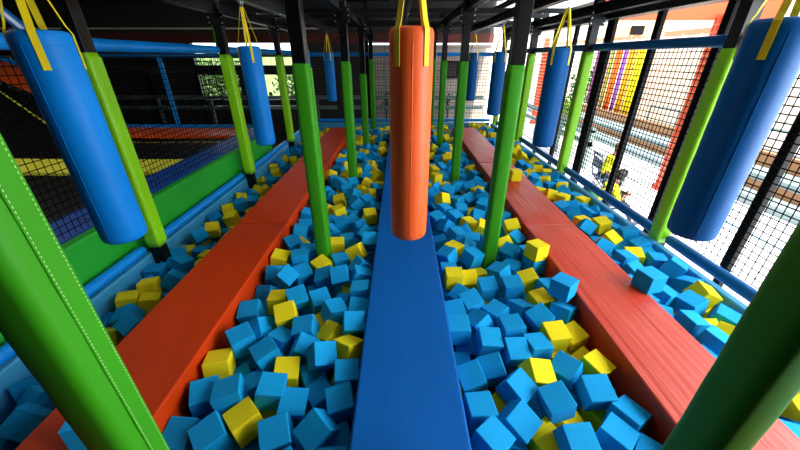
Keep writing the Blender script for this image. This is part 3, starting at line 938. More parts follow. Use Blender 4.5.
for k in range(5):
    boxobj('baluster', 'rail_grey_green', [(-.04, .04, k * 1.7, k * 1.7 + .07, 0, .95)], t)

# ---------------------------------------------------------------- foam cubes
S = .138
def cube_bm(bm, M=None, mi=0):
    g = bmesh.ops.create_cube(bm, size=S)
    es = list({e for v in g['verts'] for e in v.link_edges})
    r = bmesh.ops.bevel(bm, geom=es, offset=.0035, segments=1, affect='EDGES')
    return r
base = bmesh.new(); cube_bm(base)
bmesh.ops.recalc_face_normals(base, faces=base.faces)
proto = {}
for c_, m in (('b', 'foam_blue'), ('y', 'foam_yellow')):
    me = bpy.data.meshes.new('foam_cube'); base.to_mesh(me); me.materials.append(MATS[m]); proto[c_] = me
base_v = [v.co.copy() for v in base.verts]
base.verts.ensure_lookup_table(); base.verts.index_update()
base_f = [[v.index for v in f.verts] for f in base.faces]
base.free()

CUBES = '''
-403,984,-123,39,-41,71b
-915,973,-149,24,-15,70b
809,1117,-100,17,-24,19b
1055,1187,-116,28,-8,1b
593,1038,-131,57,-4,71b
-785,1045,-147,-2,-12,76y
-599,975,-139,35,-3,36b
1041,964,-151,7,10,68b
830,922,-114,36,-3,9b
427,922,-106,13,15,67b
-901,1157,-101,-4,-13,34b
-699,1194,-119,4,23,8b
-313,1152,-153,20,-13,27b
412,1089,-138,-4,1,9b
637,1207,-115,40,12,67b
1156,1059,-145,-6,17,52b
-1049,1178,-137,17,14,42b
-1064,1365,-125,-21,1,26y
-470,1419,-103,46,47,31b
-574,1145,-166,28,22,5b
968,1340,-137,3,-37,66b
1791,1944,70,3,1,26b
-993,1526,-85,9,1,68b
-1075,992,-180,21,-23,135b
409,1296,-140,37,-28,23b
-808,1440,-114,9,-20,68b
568,1557,-134,22,8,-1b
784,1302,-124,33,25,4y
720,1493,-151,39,5,8b
553,1369,-160,33,-37,6b
1162,1902,40,-1,-1,68b
1009,1601,-126,19,-6,9y
1998,1545,-122,16,24,49b
-308,1299,-134,7,13,17b
732,1004,-238,27,-14,53y
1145,1358,-140,15,13,51y
2156,1926,-142,3,-23,34b
387,1643,-112,9,-4,0b
860,1514,-146,-6,5,18b
-322,1479,-123,40,-105,85y
-668,1346,-165,19,19,15y
1999,1732,-149,7,23,16b
757,1677,-139,1,-15,9b
-309,1658,-86,36,19,14b
-458,1253,-247,6,-11,68b
-471,1834,-127,7,29,58b
-631,1659,-127,22,-16,10b
-789,1769,-103,39,-3,36y
872,2076,-99,10,-12,1b
-1066,1828,-137,27,-7,18b
971,1756,-121,30,-38,39b
1167,2426,27,-1,2,43y
700,2131,-151,23,-10,10b
-608,1510,-153,52,25,132b
1159,1646,-187,17,-21,36y
-785,1598,-181,-26,18,-41b
2322,1813,-182,23,2,69b
1152,1815,-129,-21,26,69b
2314,2017,-125,44,17,133y
-951,1684,-152,-85,15,110b
-926,2190,-84,76,29,107b
2334,2353,-107,31,29,72b
-759,1953,-103,51,-3,45b
648,2520,-107,10,18,59b
523,1919,-120,28,-17,37b
545,1731,-148,-23,-42,56b
-1995,1865,-289,-122,-1,140b
694,1849,-166,-6,-17,59b
-453,1656,-178,113,25,98y
-603,1964,-139,36,13,50b
-486,2219,-90,73,-8,22b
443,2240,-131,0,0,0y
1044,1953,-137,16,-3,35y
-2170,2318,-286,-22,-5,34y
-2098,2184,-346,-15,21,44y
1162,875,-178,-54,-131,131b
835,2305,-126,-16,-24,66b
-2108,2695,-298,-36,-121,-18b
-621,2269,-149,23,-32,4b
881,1887,-169,116,52,21b
-833,2335,-161,37,7,60b
1093,1158,-282,14,6,51y
-296,2012,-95,-8,-9,0b
-536,1390,-263,25,19,49b
1063,2234,-150,6,-35,1y
-2258,2162,-314,-7,15,52y
-2133,1986,-317,27,-34,13b
-918,1980,-161,-11,2,9y
-328,1020,-274,51,17,49b
-833,1289,-219,-19,2,69b
423,2524,-102,-10,-28,82b
1007,2596,-109,8,-37,66b
-2046,2442,-299,-36,62,20b
2028,2027,-148,7,21,34b
-1065,2492,-114,9,23,-1y
-2315,2593,-331,1,7,17b
2314,2523,-161,7,7,-18b
2358,2186,-175,-32,0,35b
2190,3213,-128,15,-19,10y
395,1848,-151,28,-14,11b
-324,2221,-106,-15,41,20b
-301,1856,-136,34,15,-3b
2011,2512,-130,0,13,17b
-887,2486,-99,-115,83,-83b
1164,2420,-114,-2,-7,43b
579,2285,-183,53,-8,2y
-298,2797,-96,54,8,7b
2348,2987,-121,-35,-9,119b
-1042,2793,-129,39,5,69b
557,2916,-101,14,27,49b
2160,1597,-147,-7,-66,46y
-2241,3246,-287,-56,-40,76b
-407,2627,-118,-59,-9,130y
442,1647,-268,52,-2,1b
-1056,2108,-199,-61,52,102b
-2180,3415,-296,41,9,34y
-540,2525,-165,5,3,43b
-688,2441,-153,20,-13,77y
-1055,2288,-148,40,21,22b
-2089,3704,-290,23,-11,1y
1983,3149,-131,6,86,109b
2356,2803,-162,0,-34,8b
-639,3252,-142,26,-19,37b
-342,3430,-126,23,3,26y
1172,3079,-94,44,-22,5y
2086,2871,-126,50,4,52y
407,3303,-106,15,-8,52b
1960,2752,-153,52,-47,73b
484,2082,-201,14,-40,67b
983,2449,-183,4,-9,68b
-339,2378,-118,12,-76,48b
1149,2890,-135,44,10,68b
2166,2608,-157,2,-28,119y
1975,2331,-130,46,10,45b
-828,997,-303,4,35,65b
617,3410,-140,27,18,66b
748,1209,-281,44,-11,16b
497,3165,-134,-8,-87,58b
-535,3731,-94,18,-68,45b
-538,2922,-174,0,-6,9b
383,1494,-294,141,-4,-4b
-1054,3091,-146,-23,24,20b
-983,1545,-262,47,47,-4b
-612,2775,-139,-2,8,17y
538,3866,-103,-72,16,57y
-963,1369,-269,6,-15,51b
400,2842,-150,-3,-34,4b
-453,3224,-155,-39,-18,74b
1170,2106,-144,1,8,26b
-2164,4139,-290,17,-19,53b
499,2648,-113,-55,135,57y
-711,3526,-123,-3,-16,51y
417,2368,-165,-1,4,0b
753,3268,-156,9,16,51y
566,1200,-287,-11,68,83y
-2276,3701,-289,-118,21,133b
-2167,3093,-421,97,-102,-102b
-774,3938,-154,26,-23,12y
892,1054,-258,11,24,33y
-2199,1083,-408,65,12,-3b
884,3982,-159,53,-5,54b
-872,2671,-149,-1,20,26b
-366,3034,-142,92,-10,95b
1163,1489,-258,31,-5,53y
1962,3696,-148,17,-16,30b
727,3622,-148,26,9,8b
-607,4030,-104,90,79,24b
2217,3571,-173,12,35,48b
-2287,2914,-344,53,26,57b
724,2889,-151,7,-9,122b
724,3883,-142,-12,-5,68b
520,3566,-123,9,20,50b
1563,4318,71,1,3,9y
-848,4512,-128,25,40,80b
534,4714,-107,-3,6,52y
633,2743,-140,-44,-88,88b
895,3474,-158,65,-34,122b
-306,838,-181,0,0,8b
2091,3959,-141,-1,-1,65y
-342,3733,-163,-96,3,84b
810,4398,-118,-18,-23,17b
648,4193,-112,-31,105,87b
2042,3518,-153,63,86,74b
-2078,4319,-327,25,11,25b
-332,4309,-141,21,36,46b
1993,4104,-144,82,-52,111y
-428,2006,-217,-77,85,59b
960,4347,-119,25,-23,3b
2358,3966,-184,75,120,120y
2159,4510,-172,-6,-6,17b
-2270,4004,-319,66,7,46y
-2290,2754,-362,36,20,31b
868,3092,-110,45,4,121y
1005,3665,-98,20,-23,88b
1151,4897,-137,12,20,58b
-334,2750,-255,42,-109,74b
-417,4158,-140,-26,12,89y
-419,3869,-131,31,5,68b
561,1018,-305,-105,-70,109b
-1046,3257,-180,21,16,33b
-691,4586,-151,-98,-28,45b
-743,3088,-148,17,73,78b
-2161,4751,-329,43,-67,84y
-353,4863,-165,32,-76,43y
2219,4211,-144,-106,-51,-24b
-712,1172,-301,-88,-20,-10y
429,3943,-199,-54,75,52b
-2133,5199,-335,25,3,35b
918,1227,-251,106,-29,111b
2049,3332,-170,-85,-113,113y
-534,2284,-361,-79,-67,91b
2241,2916,-254,26,-43,66b
-485,4608,-162,28,36,123y
-954,5079,-114,-81,106,81b
-331,6255,-113,-81,-45,50y
692,2398,-243,15,-127,39y
-978,4666,-128,-8,3,60b
-2318,3086,-413,15,-143,10y
-2103,5837,-290,19,-37,38b
-557,5180,-110,-60,70,64b
2122,3760,-157,-55,33,114b
-779,2067,-287,46,-154,64b
-726,4254,-122,94,0,43b
2241,6004,-141,32,60,-6y
1927,4471,-128,0,-50,42b
2352,3417,-167,-138,30,-30b
-2303,5255,-367,-1,-62,126y
-556,3428,-194,1,115,120b
-576,1832,-255,33,8,68y
-1062,3441,-130,5,30,-1b
-2161,5575,-323,12,-21,27y
-526,4922,-167,62,-32,98b
487,4258,-116,-65,-44,79b
-495,5904,-109,44,-63,34b
-349,5633,-162,-6,5,135b
-2288,4424,-328,24,35,46y
2155,1755,-226,80,-26,13y
-2191,4571,-323,-5,68,78b
-522,1000,-278,38,-17,38b
2092,5576,-171,45,10,51b
-892,4096,-159,-46,43,13b
659,5269,-121,39,32,64b
-705,5822,-106,71,-27,101b
2228,5183,-138,38,-71,98y
2340,4822,-140,-13,33,87b
-1052,4815,-105,-60,31,82y
2346,3241,-209,7,11,60b
1008,2783,-128,-76,22,133y
840,5861,-144,-106,-7,-3y
1145,5228,-146,-24,-33,62y
2349,3649,-189,63,72,33b
2324,4094,-182,194,50,0b
1988,4736,-127,43,1,86b
-2128,3529,-433,-147,2,-23b
1866,1835,-175,-67,125,-125b
-418,2187,-256,-28,-116,34y
707,5965,-171,-11,-11,124b
-594,3612,-212,-1,13,60b
671,3064,-135,-70,-13,125b
653,4830,-146,47,7,125b
407,2198,-296,125,-64,-66b
-1060,1941,-249,19,-7,9b
2120,5344,-165,45,35,41b
-648,6467,-99,-108,147,1b
1178,2597,-122,-7,-2,17b
1116,4582,-133,-5,76,117b
2149,4674,-151,-18,-20,92y
2326,2659,-193,-8,-14,127b
2355,2034,-297,-136,-38,38y
1151,4356,-140,12,-41,97b
-703,2251,-312,-194,-47,0b
524,5064,-108,20,27,51y
1054,4202,-137,-14,-25,33y
406,4117,-120,46,85,112b
1059,3871,-105,9,105,26b
870,6213,-95,180,-30,-13b
-379,5061,-155,-2,72,36y
-576,1262,-419,-94,106,94b
1850,1440,-178,-108,91,-91b
-2302,6131,-291,59,15,137b
-2117,6469,-324,-13,-10,34y
762,1557,-521,-135,-67,-86b
-350,6817,-133,24,-68,96y
1049,4025,-119,16,57,41b
-2152,1825,-372,-48,-3,17y
-2042,2990,-421,-21,-140,-21y
2335,5635,-157,54,-55,38y
-294,3378,-297,-105,-98,-99b
946,4938,-187,-56,-130,-56b
-1057,5594,-157,12,27,15b
-469,5391,-145,-19,-64,120y
-466,7381,-164,-48,40,99b
601,2561,-266,71,20,88b
2348,2346,-290,-33,57,104b
-2310,5882,-321,4,8,26y
847,2045,-270,35,-77,98b
2296,4416,-152,-16,-10,95y
2301,5010,-146,-79,109,87y
-537,4297,-166,-174,68,-40y
-335,7538,-142,-116,-68,5b
-836,4944,-158,-15,-59,93y
-491,6493,-136,-52,-99,95b
-2288,6491,-323,-22,-63,36y
-2323,3389,-425,106,94,-106y
667,6664,-157,-65,43,43y
-589,7488,-155,-45,109,66y
1028,1593,-279,34,5,29y
-2283,1970,-388,-61,87,57b
-2303,7161,-321,-75,13,135b
2107,3066,-292,-11,-141,141b
386,3255,-297,94,-106,94b
2272,3832,-214,-14,8,65b
-772,3351,-176,-189,65,0b
1006,7405,-106,-56,-17,44y
797,6385,-148,63,-33,31b
1960,8041,-140,-23,75,64y
2357,6201,-121,7,10,121b
-2107,6826,-300,-10,-53,108b
2333,4584,-169,34,-137,-137b
-302,1169,-376,8,-24,134b
1177,5536,-159,-41,-120,32b
-2128,2350,-430,-112,86,-86b
1151,3346,-116,-23,-6,10b
2350,5434,-157,21,-125,32b
-592,5694,-167,-109,24,28b
-552,3841,-243,23,-74,39b
-691,6286,-141,67,-89,86y
828,5334,-145,-21,92,35b
2051,5053,-172,1,105,35y
-522,812,-170,126,-63,-64b
-2286,2426,-368,39,17,87b
1854,1991,-179,110,-89,111b
-989,2927,-230,30,-61,75y
2168,4868,-162,117,-34,97b
-2064,1135,-291,64,67,-19b
-2087,4886,-374,-23,68,68y
-594,8458,-172,87,-112,87b
-2283,6666,-302,-14,72,38b
872,3685,-238,9,-162,-13y
903,6619,-103,94,-22,48b
2034,8955,-165,-24,-48,115y
-477,3086,-297,-104,-96,96b
-293,5844,-178,0,0,137b
1029,1807,-301,156,125,2b
-666,5025,-131,124,-18,18y
1092,5684,-143,-39,19,34b
657,4494,-178,0,0,86y
1903,4264,-170,56,130,130y
1940,9096,-146,-47,83,46y
2136,7790,-134,-27,121,22y
-337,1377,-297,8,141,141y
-822,2393,-306,191,59,0b
-1064,5995,-163,83,-65,103y
-869,7248,-107,24,-49,100y
-970,7959,-123,4,19,97b
448,1335,-328,-87,-11,118y
-2139,3287,-490,37,75,-180b
-530,1793,-551,140,-17,140b
-299,4472,-166,-92,107,-107y
916,2278,-309,-6,179,-10b
578,6124,-154,-36,6,140y
2054,1528,-296,0,0,198b
-832,3623,-156,-26,41,30y
-1000,4226,-153,-16,-71,66b
-882,6923,-138,-99,1,55y
1159,8348,-154,14,46,122y
-2000,9213,-307,29,-65,104y
2148,3268,-302,0,0,-36b
-794,6521,-143,-29,61,69b
-474,7941,-143,-56,-69,74b
2222,9032,-143,-98,25,90y
1982,7168,-131,1,-42,94b
-2185,3751,-436,0,0,160b
-2083,5434,-419,27,-139,27b
2381,1634,-178,200,0,0b
1848,2474,-178,199,15,0b
968,5149,-178,39,138,-39b
2247,8387,-168,-43,129,-112b
-1014,5766,-178,-79,6,6b
-883,5357,-132,96,-29,129y
1142,5911,-115,77,-73,39b
2185,8865,-182,12,31,118b
-303,5457,-297,111,-88,111b
1899,5003,-170,0,0,-118b
-2038,4128,-422,-184,-78,0y
-1051,2422,-357,8,5,103b
-1054,6168,-159,105,58,118b
1143,7295,-150,47,50,98y
2153,8230,-179,-25,-9,61b
-658,2443,-327,-155,93,-29b
947,1990,-430,-106,-94,-105b
689,5006,-178,0,0,-81b
-1052,2613,-243,19,8,-1b
2331,6611,-144,81,76,-37y
-2299,3545,-422,-115,82,-82b
-2317,4185,-421,88,-110,88b
-1036,4867,-433,-141,10,141y
-393,4269,-298,49,-133,-133b
-307,4417,-300,199,-24,0b
-1027,3256,-335,-94,-71,68b
-1064,3082,-305,0,0,-161b
897,8899,-180,21,140,-21y
-2315,5591,-421,0,0,-152b
-711,3964,-305,-8,141,8b
-321,8767,-173,0,0,-166y
1010,2131,-302,68,124,-68b
-479,6084,-169,-64,-7,47b
894,6038,-157,57,30,28y
872,8131,-166,139,-11,-142y
-1059,1193,-302,-71,-5,25b
-2017,2808,-421,140,-17,140y
-891,1924,-315,-101,-108,85b
-556,7746,-170,-141,3,-3b
-304,8224,-173,-23,199,0b
-520,8597,-172,193,-52,0y
819,7478,-186,-6,10,-136b
-1055,4904,-276,-45,18,33b
1018,1304,-369,-66,-21,79b
1144,3195,-228,12,42,56b
2367,9071,-235,46,3,16y
-316,8016,-173,-44,195,0y
628,6220,-307,0,0,-190b
2374,6393,-166,-105,95,105y
656,2145,-315,71,-9,19y
869,2952,-226,-10,50,9b
1141,5057,-214,-7,72,51b
2145,6223,-114,-31,84,99y
-2278,4203,-551,-121,-73,73b
-507,1393,-422,140,-19,140b
-627,5223,-363,34,148,-126b
-305,3973,-275,-98,-92,125b
-373,8455,-181,163,-116,0y
951,4439,-297,87,-111,87y
759,7665,-178,130,-57,-57b
-2039,3660,-429,-120,159,-2y
-2039,6283,-421,17,140,140y
-349,3929,-399,112,-57,125b
-1071,5163,-173,-107,-92,-107b
-295,8609,-181,-7,-141,141y
2107,1989,-301,-118,79,117y
516,2743,-278,30,0,99b
824,7207,-160,-9,-19,13b
2348,9223,-185,-68,23,111b
2345,6098,-262,95,65,57y
-2199,5008,-415,105,62,120b
-1042,5317,-179,-27,139,-139b
-489,5552,-166,-18,140,-140y
-303,7852,-181,-111,88,111b
-782,8385,-170,48,-194,-1b
-724,1465,-306,-79,-117,-79b
399,2360,-389,143,29,-136b
625,4018,-178,-71,123,-123b
843,8276,-173,139,144,0b
1847,2179,-164,9,-141,9b
582,1460,-290,34,9,7b
1139,5384,-194,38,34,129b
2236,6304,-233,20,123,7y
-2266,7501,-345,-7,78,99b
-974,4085,-334,10,-177,-91b
-1064,6429,-183,-27,197,24b
1104,4221,-297,-90,109,90b
385,4601,-178,7,-141,-141b
1125,7678,-178,200,-12,0b
1885,5166,-178,130,55,-130b
1992,5727,-183,34,61,110y
-2039,8551,-292,81,-121,77y
-2279,6179,-551,-131,-151,0y
-2036,4536,-419,-73,186,0y
-2288,5726,-419,19,199,0b
-2189,6216,-421,-100,-173,0b
-355,3750,-421,-14,-141,141b
-348,5288,-292,-111,87,-87y
-765,5854,-297,136,-38,136y
-595,7334,-299,0,0,153b
-1081,8651,-182,-100,-100,100y
819,1753,-511,170,23,-93b
406,1084,-292,125,66,-125b
381,4440,-181,-1,141,-141y
517,5504,-205,106,121,-80b
915,5649,-181,-64,126,-126b
1033,8103,-167,-116,-81,-116b
2061,2901,-292,0,0,8b
1176,1325,-294,-3,-6,17b
1161,2391,-273,18,-31,20b
830,1486,-303,-38,-29,129b
-1990,3142,-421,107,-93,-93b
-2020,6069,-421,88,111,111b
-2037,6632,-424,121,-73,-73y
-535,3237,-310,-199,14,0y
-291,7852,-310,-101,99,101b
-898,4317,-398,-10,127,-149b
-375,7689,-158,32,-193,7y
-776,8021,-181,-59,129,-129b
-1031,8327,-170,12,-141,12b
-1032,8492,-175,-139,-23,23y
-730,8593,-246,68,156,-85y
-1081,8818,-188,142,141,0y
-687,5542,-264,28,190,46y
981,4684,-387,23,-152,-32b
1127,8642,-166,-72,122,72y
1169,8994,-178,-122,-159,0y
2113,2750,-320,139,-142,7b
-888,2530,-275,-114,18,108b
-703,6033,-147,11,22,115b
-1993,3362,-392,-132,-124,51y
-951,2625,-428,-27,139,-139b
-325,5604,-300,141,14,14b
-509,2672,-367,-127,-121,84b
-856,6258,-178,-140,17,-17y
907,4284,-290,0,0,126b
958,2774,-306,-90,-109,-90b
992,6851,-178,42,135,-42y
626,7248,-170,25,-139,-139b
2324,3399,-297,-140,-20,-140b
-793,1100,-448,44,-25,127b
-395,3526,-259,-14,-122,-8y
988,6353,-138,57,34,68y
-2304,7692,-341,-12,6,95y
-2281,6832,-408,-13,-58,76y
-2157,9226,-385,-36,12,26y
-2176,4345,-510,156,-14,-102y
-2004,5072,-419,139,25,25y
-661,1598,-551,141,14,14b
-853,1582,-394,83,85,119b
-289,2526,-330,65,126,65b
-757,4123,-298,180,88,0b
-1070,4576,-292,-141,-12,12y
-864,4653,-394,-142,14,-21y
584,1615,-427,138,-31,138b
944,4253,-419,0,0,168b
832,1780,-322,-62,-65,109b
502,3787,-292,-61,128,-128b
934,3834,-297,-87,111,87y
974,5443,-181,133,12,-149b
768,1145,-526,118,-117,-73y
1893,8202,-168,-95,105,95b
-899,1750,-292,-80,-3,104y
429,3422,-247,-3,40,56b
-2268,4496,-551,0,0,-115b
-2316,6331,-421,86,-112,86y
-661,5075,-426,-10,-141,141y
-1064,4392,-396,67,-65,137b
-307,5840,-308,114,84,84b
-318,6378,-302,-18,-127,-32b
-639,3445,-365,-22,-93,64b
-308,6992,-260,-130,-4,150y
-753,7779,-179,19,140,-19y
-482,1926,-425,24,-188,-49b
479,1803,-551,-123,-70,70b
462,4120,-297,0,0,142y
544,4761,-297,-129,-153,0y
739,5175,-310,-84,-94,114y
570,5842,-295,-7,-141,141y
2343,1607,-308,113,-165,0b
2200,8312,-336,82,-140,-95y
1844,4851,-178,-141,5,141y
1846,7439,-174,0,0,139b
1988,7418,-179,-2,-2,131b
-1026,2252,-310,-27,7,40b
-334,1567,-285,-70,-42,31b
1150,6970,-149,114,22,120b
1151,6421,-155,-17,-15,77y
1160,6090,-163,21,-43,11y
2334,5792,-266,99,-8,105b
-2310,7310,-389,-16,-30,8b
-2208,2135,-551,119,77,-119b
-2047,3819,-419,200,-3,0b
-1994,5600,-421,-19,199,0b
-2249,7003,-421,140,143,0b
-2297,3855,-426,140,21,21b
-1026,1620,-424,0,0,198b
-998,2782,-436,32,138,138b
-573,3816,-421,113,86,-113b
-564,4003,-427,-115,83,-83b
-450,3380,-302,-40,-196,0b
-526,4022,-297,-140,20,140y
-404,6222,-298,0,0,-143y
-356,6589,-297,37,136,136y
-1006,7604,-179,71,122,122b
-1056,7742,-180,-26,139,-139y
-1064,4286,-325,-31,-143,51b
-764,7358,-195,168,-13,81y
-1067,4429,-230,-92,88,-113b
-639,4426,-259,-140,-110,-26b
1162,4821,-551,57,129,-57b
418,4044,-427,121,-74,-74b
685,6444,-298,0,0,66b
1171,8477,-297,-35,-197,0b
730,1631,-298,105,-91,-91y
662,7478,-234,-163,-4,-115b
1145,7487,-303,100,23,-165y
940,8411,-180,198,-30,0y
609,1062,-471,123,1,-154b
572,3084,-297,0,0,122b
2009,8155,-299,-196,38,0y
1857,7284,-173,140,23,-140b
1851,8501,-185,-6,-154,7b
816,2439,-274,-21,23,76b
1146,2715,-334,20,85,51y
2364,6797,-167,51,-16,138b
-2318,803,-551,0,0,-199b
-2294,1201,-551,-131,-52,-131b
-2043,1188,-551,-199,23,0b
-2267,1662,-551,-15,-141,141b
-2020,1658,-551,-1,-141,-1b
-2287,1819,-551,-23,-140,-23b
-2099,1803,-551,-189,-66,0y
-1790,1809,-551,-134,-46,-134b
-2025,2220,-551,-60,128,-128b
-2209,2801,-551,100,-100,100y
-2024,2789,-551,184,79,0b
-2240,3067,-551,-5,200,0b
-2299,3581,-551,130,57,-130b
-2023,6262,-551,63,126,126b
-2033,6614,-551,0,0,63y
-2310,570,-419,108,91,-108b
-2081,620,-421,-35,137,35b
-2304,735,-419,126,-64,-64y
-1933,1026,-421,0,0,-127b
-2156,1500,-421,11,-141,11b
-2012,1521,-421,99,101,101b
-1778,1430,-421,0,0,-194b
-2262,1633,-421,111,-88,111b
-1971,1684,-421,65,-189,0b
-1823,1604,-421,122,72,-122y
-2299,1789,-419,0,0,167y
-1745,1826,-421,-141,-6,6y
-1970,2001,-427,-49,133,49y
-1742,2017,-421,-13,-141,-13y
-1755,2229,-421,16,-199,0b
-1947,2314,-419,-136,39,136b
-1750,2393,-421,0,0,15y
-2067,2580,-436,-11,-141,141b
-1776,2548,-421,-8,-141,141b
-1817,2789,-421,-22,-199,0b
-1742,3588,-421,12,-141,-141b
-1753,3844,-421,138,32,-138b
-2144,4087,-551,-57,-130,130b
-1960,3991,-421,-42,135,-135b
-1744,4016,-421,86,112,112y
-1929,4225,-421,41,-135,-135y
-1763,4217,-421,-88,111,88y
-1947,4377,-421,-162,117,0b
-1774,4383,-419,163,115,0b
-1820,4607,-423,61,-133,68y
-1754,4910,-419,-122,72,-72y
-1761,5060,-421,-122,71,122y
-1958,5233,-507,48,39,185y
-1742,5244,-419,-199,-21,0b
-2326,5437,-421,4,-141,-141b
-1729,5431,-421,141,141,0y
-1783,5646,-421,111,88,-111b
-1786,5817,-421,141,2,-141b
-1812,6005,-421,-92,-107,-92b
-1758,6509,-421,-131,53,131y
-2155,7396,-419,77,-185,0b
-2064,7677,-419,117,80,-117b
-2218,7850,-421,116,-80,116b
-2286,8021,-421,-113,-165,0b
-2251,8350,-483,-50,60,23b
-2273,8509,-419,104,-96,-96y
-1746,8796,-421,-141,13,-13b
-1772,9020,-421,-13,-141,-13b
-2129,959,-537,99,74,-126y
-1946,1339,-422,175,-24,-63b
-1914,5340,-405,58,100,-134b
-1959,5898,-504,-29,-98,41b
-1803,6326,-394,33,182,-75b
-1895,6650,-333,-82,120,136y
-2119,8412,-393,-79,168,32b
-1983,9040,-419,-91,-109,-91b
-2152,832,-482,68,94,-154b
-1886,2147,-423,-195,-39,-2b
-1887,3776,-419,127,-63,126y
-1941,4750,-418,16,-141,-140b
-1939,4929,-441,99,146,61b
-742,798,-551,-120,-75,75b
-562,836,-551,88,-111,-111b
-821,953,-551,0,0,90b
-556,1216,-551,-141,-9,9b
-1035,1804,-551,-52,-131,-52b
-1049,1967,-551,-21,140,21y
-491,2066,-551,141,6,-141b
-556,2203,-551,-117,79,-79y
-1044,3211,-551,34,137,-34y
-326,699,-429,140,22,-140b
-533,1000,-437,87,-180,0y
-844,1400,-421,117,-80,-80y
-1063,1814,-425,0,-141,0y
-761,1788,-421,96,110,-81b
-588,1762,-421,38,-196,0y
-307,1879,-428,0,0,-118y
-880,1983,-439,31,-147,16b
-663,1999,-519,-17,-36,101y
-1067,2128,-429,-141,16,-16b
-711,2244,-438,106,93,-106b
-477,2112,-419,33,-137,33b
-289,2224,-421,0,0,0b
-299,2377,-425,0,0,130b
-289,2655,-423,0,141,141b
-290,2789,-421,-99,101,99y
-304,3183,-427,110,89,89b
-699,3433,-510,54,108,-134b
-793,3994,-431,17,140,-17b
-381,4083,-460,-104,-99,112y
-804,4167,-428,-14,-141,-14b
-1053,4713,-424,-133,49,-49b
-298,5287,-424,-93,107,93y
-1079,593,-307,0,0,-200b
-399,678,-302,-25,139,-139b
-1081,738,-427,141,-141,0b
-728,826,-300,-134,44,-44b
-510,818,-300,-134,-46,46y
-1075,1700,-291,6,-142,-141b
-570,1582,-312,-115,164,0b
-302,1853,-299,-141,-16,-141b
-707,1974,-402,42,107,137b
-844,3084,-300,107,93,93b
-317,2950,-304,-134,45,-45b
-772,3265,-305,139,24,-139b
-296,3171,-297,8,-200,0b
-843,3430,-416,102,-106,-94y
-948,3563,-301,132,52,-132b
-738,3784,-301,143,15,3b
-994,3906,-295,-139,-25,25b
-360,4099,-325,161,-118,14b
-552,4189,-303,133,-47,133y
-1027,5081,-302,9,200,0b
-984,6706,-297,200,-10,0b
-570,7178,-301,0,0,-28b
-699,7511,-304,81,116,116b
-1073,8617,-311,94,-106,-106b
-1057,457,-178,100,-100,-100b
-302,527,-370,122,-47,-133b
-1081,592,-177,141,-142,0y
-301,629,-173,103,122,-85y
-686,787,-170,98,102,102b
-781,2415,-432,118,-79,-79b
-931,3399,-288,92,-106,111b
-679,5378,-313,53,-20,-157b
-858,5589,-175,111,-88,111b
-896,6111,-171,113,84,-104y
-1018,6700,-164,120,-75,-75y
-1064,7209,-178,28,198,0y
-1053,7377,-181,128,-60,-60b
-788,7632,-169,-17,-199,0y
-311,428,-263,10,-179,86b
-681,2976,-318,-70,-75,-172b
-875,3228,-166,84,84,97b
-897,4492,-361,-141,23,-10y
-1063,742,-272,-199,21,-7b
-508,2900,-361,139,-51,-7b
-889,5957,-191,-126,-82,85b
-935,8783,-191,100,-96,-105b
-792,8745,-255,-137,-40,138y
684,1862,-551,138,29,29y
1165,2022,-551,-70,123,70y
433,2388,-551,98,-102,98b
1146,2789,-551,-12,-141,-12b
854,3422,-551,0,0,-181y
974,4037,-551,131,-151,0y
936,1015,-421,160,-120,0b
429,1170,-424,102,-98,-97b
1164,1213,-429,-135,41,-41y
1051,1498,-431,-3,-2,-200b
1190,1434,-430,100,-100,100b
406,1637,-427,-164,-114,0b
951,1641,-422,-105,95,105b
704,1886,-425,82,115,115b
1132,1880,-430,-138,29,138b
754,2053,-434,169,-107,0b
457,2213,-426,0,1,-7b
1172,2207,-424,-113,85,113b
397,2671,-427,20,-140,-140b
848,3404,-423,-136,-38,-136b
1008,3396,-422,-27,139,-139b
925,3844,-427,-7,141,7b
1016,4032,-419,-117,-80,80b
1111,4194,-427,110,89,89y
1113,597,-308,47,194,0b
667,645,-551,114,83,83b
845,642,-308,-65,124,68b
994,781,-301,33,145,-32b
786,1008,-422,0,0,153b
905,1452,-434,158,123,0b
392,1820,-306,110,89,-110y
407,2564,-297,-36,137,36b
404,3064,-291,200,-11,0y
676,3459,-298,112,-86,-86b
873,3370,-290,83,-115,-115b
1037,3358,-290,-129,57,-57b
470,3626,-292,0,0,-5b
1130,3634,-298,-105,-95,-105b
1130,3789,-319,-86,-112,112b
617,4010,-308,-108,-91,91b
389,4449,-310,-141,9,141b
630,4526,-308,-63,127,-127y
1122,4379,-300,-132,50,132y
1170,5222,-303,-27,-139,139b
392,5383,-295,1,-11,199y
710,5825,-303,-101,-99,-101y
1168,5853,-296,-112,-86,-112b
481,6110,-315,155,126,-13b
1165,6216,-306,-39,-136,-39y
1163,6493,-303,-34,-137,137y
612,7249,-300,0,0,-83b
1037,7354,-297,0,0,178b
926,7692,-309,-141,1,141y
389,395,-178,-92,108,92b
1162,419,-178,198,30,0b
406,552,-178,65,-125,-126b
1105,557,-178,-138,-30,-138b
746,624,-179,2,142,-141y
1006,785,-171,71,127,125b
1176,2895,-297,107,-92,-92b
394,5025,-244,113,117,-69y
572,5315,-342,-90,-160,13b
417,5664,-216,-80,74,111b
504,6297,-174,200,-2,0y
399,6437,-178,-19,140,-140b
408,6604,-178,-112,-86,86y
453,6816,-175,84,-113,-113b
419,6994,-180,140,-17,140b
467,7305,-178,-71,122,-122y
413,7660,-175,-109,-90,-109b
429,7830,-180,-133,-47,-133b
642,7808,-174,-128,61,-61b
964,7806,-177,122,110,-78y
412,8007,-178,0,0,197b
566,7995,-172,144,138,2b
451,8231,-170,-116,-80,-116b
799,8516,-213,63,147,88b
396,8602,-178,-20,140,-140y
393,8773,-178,0,0,23b
657,8928,-178,-57,129,-129y
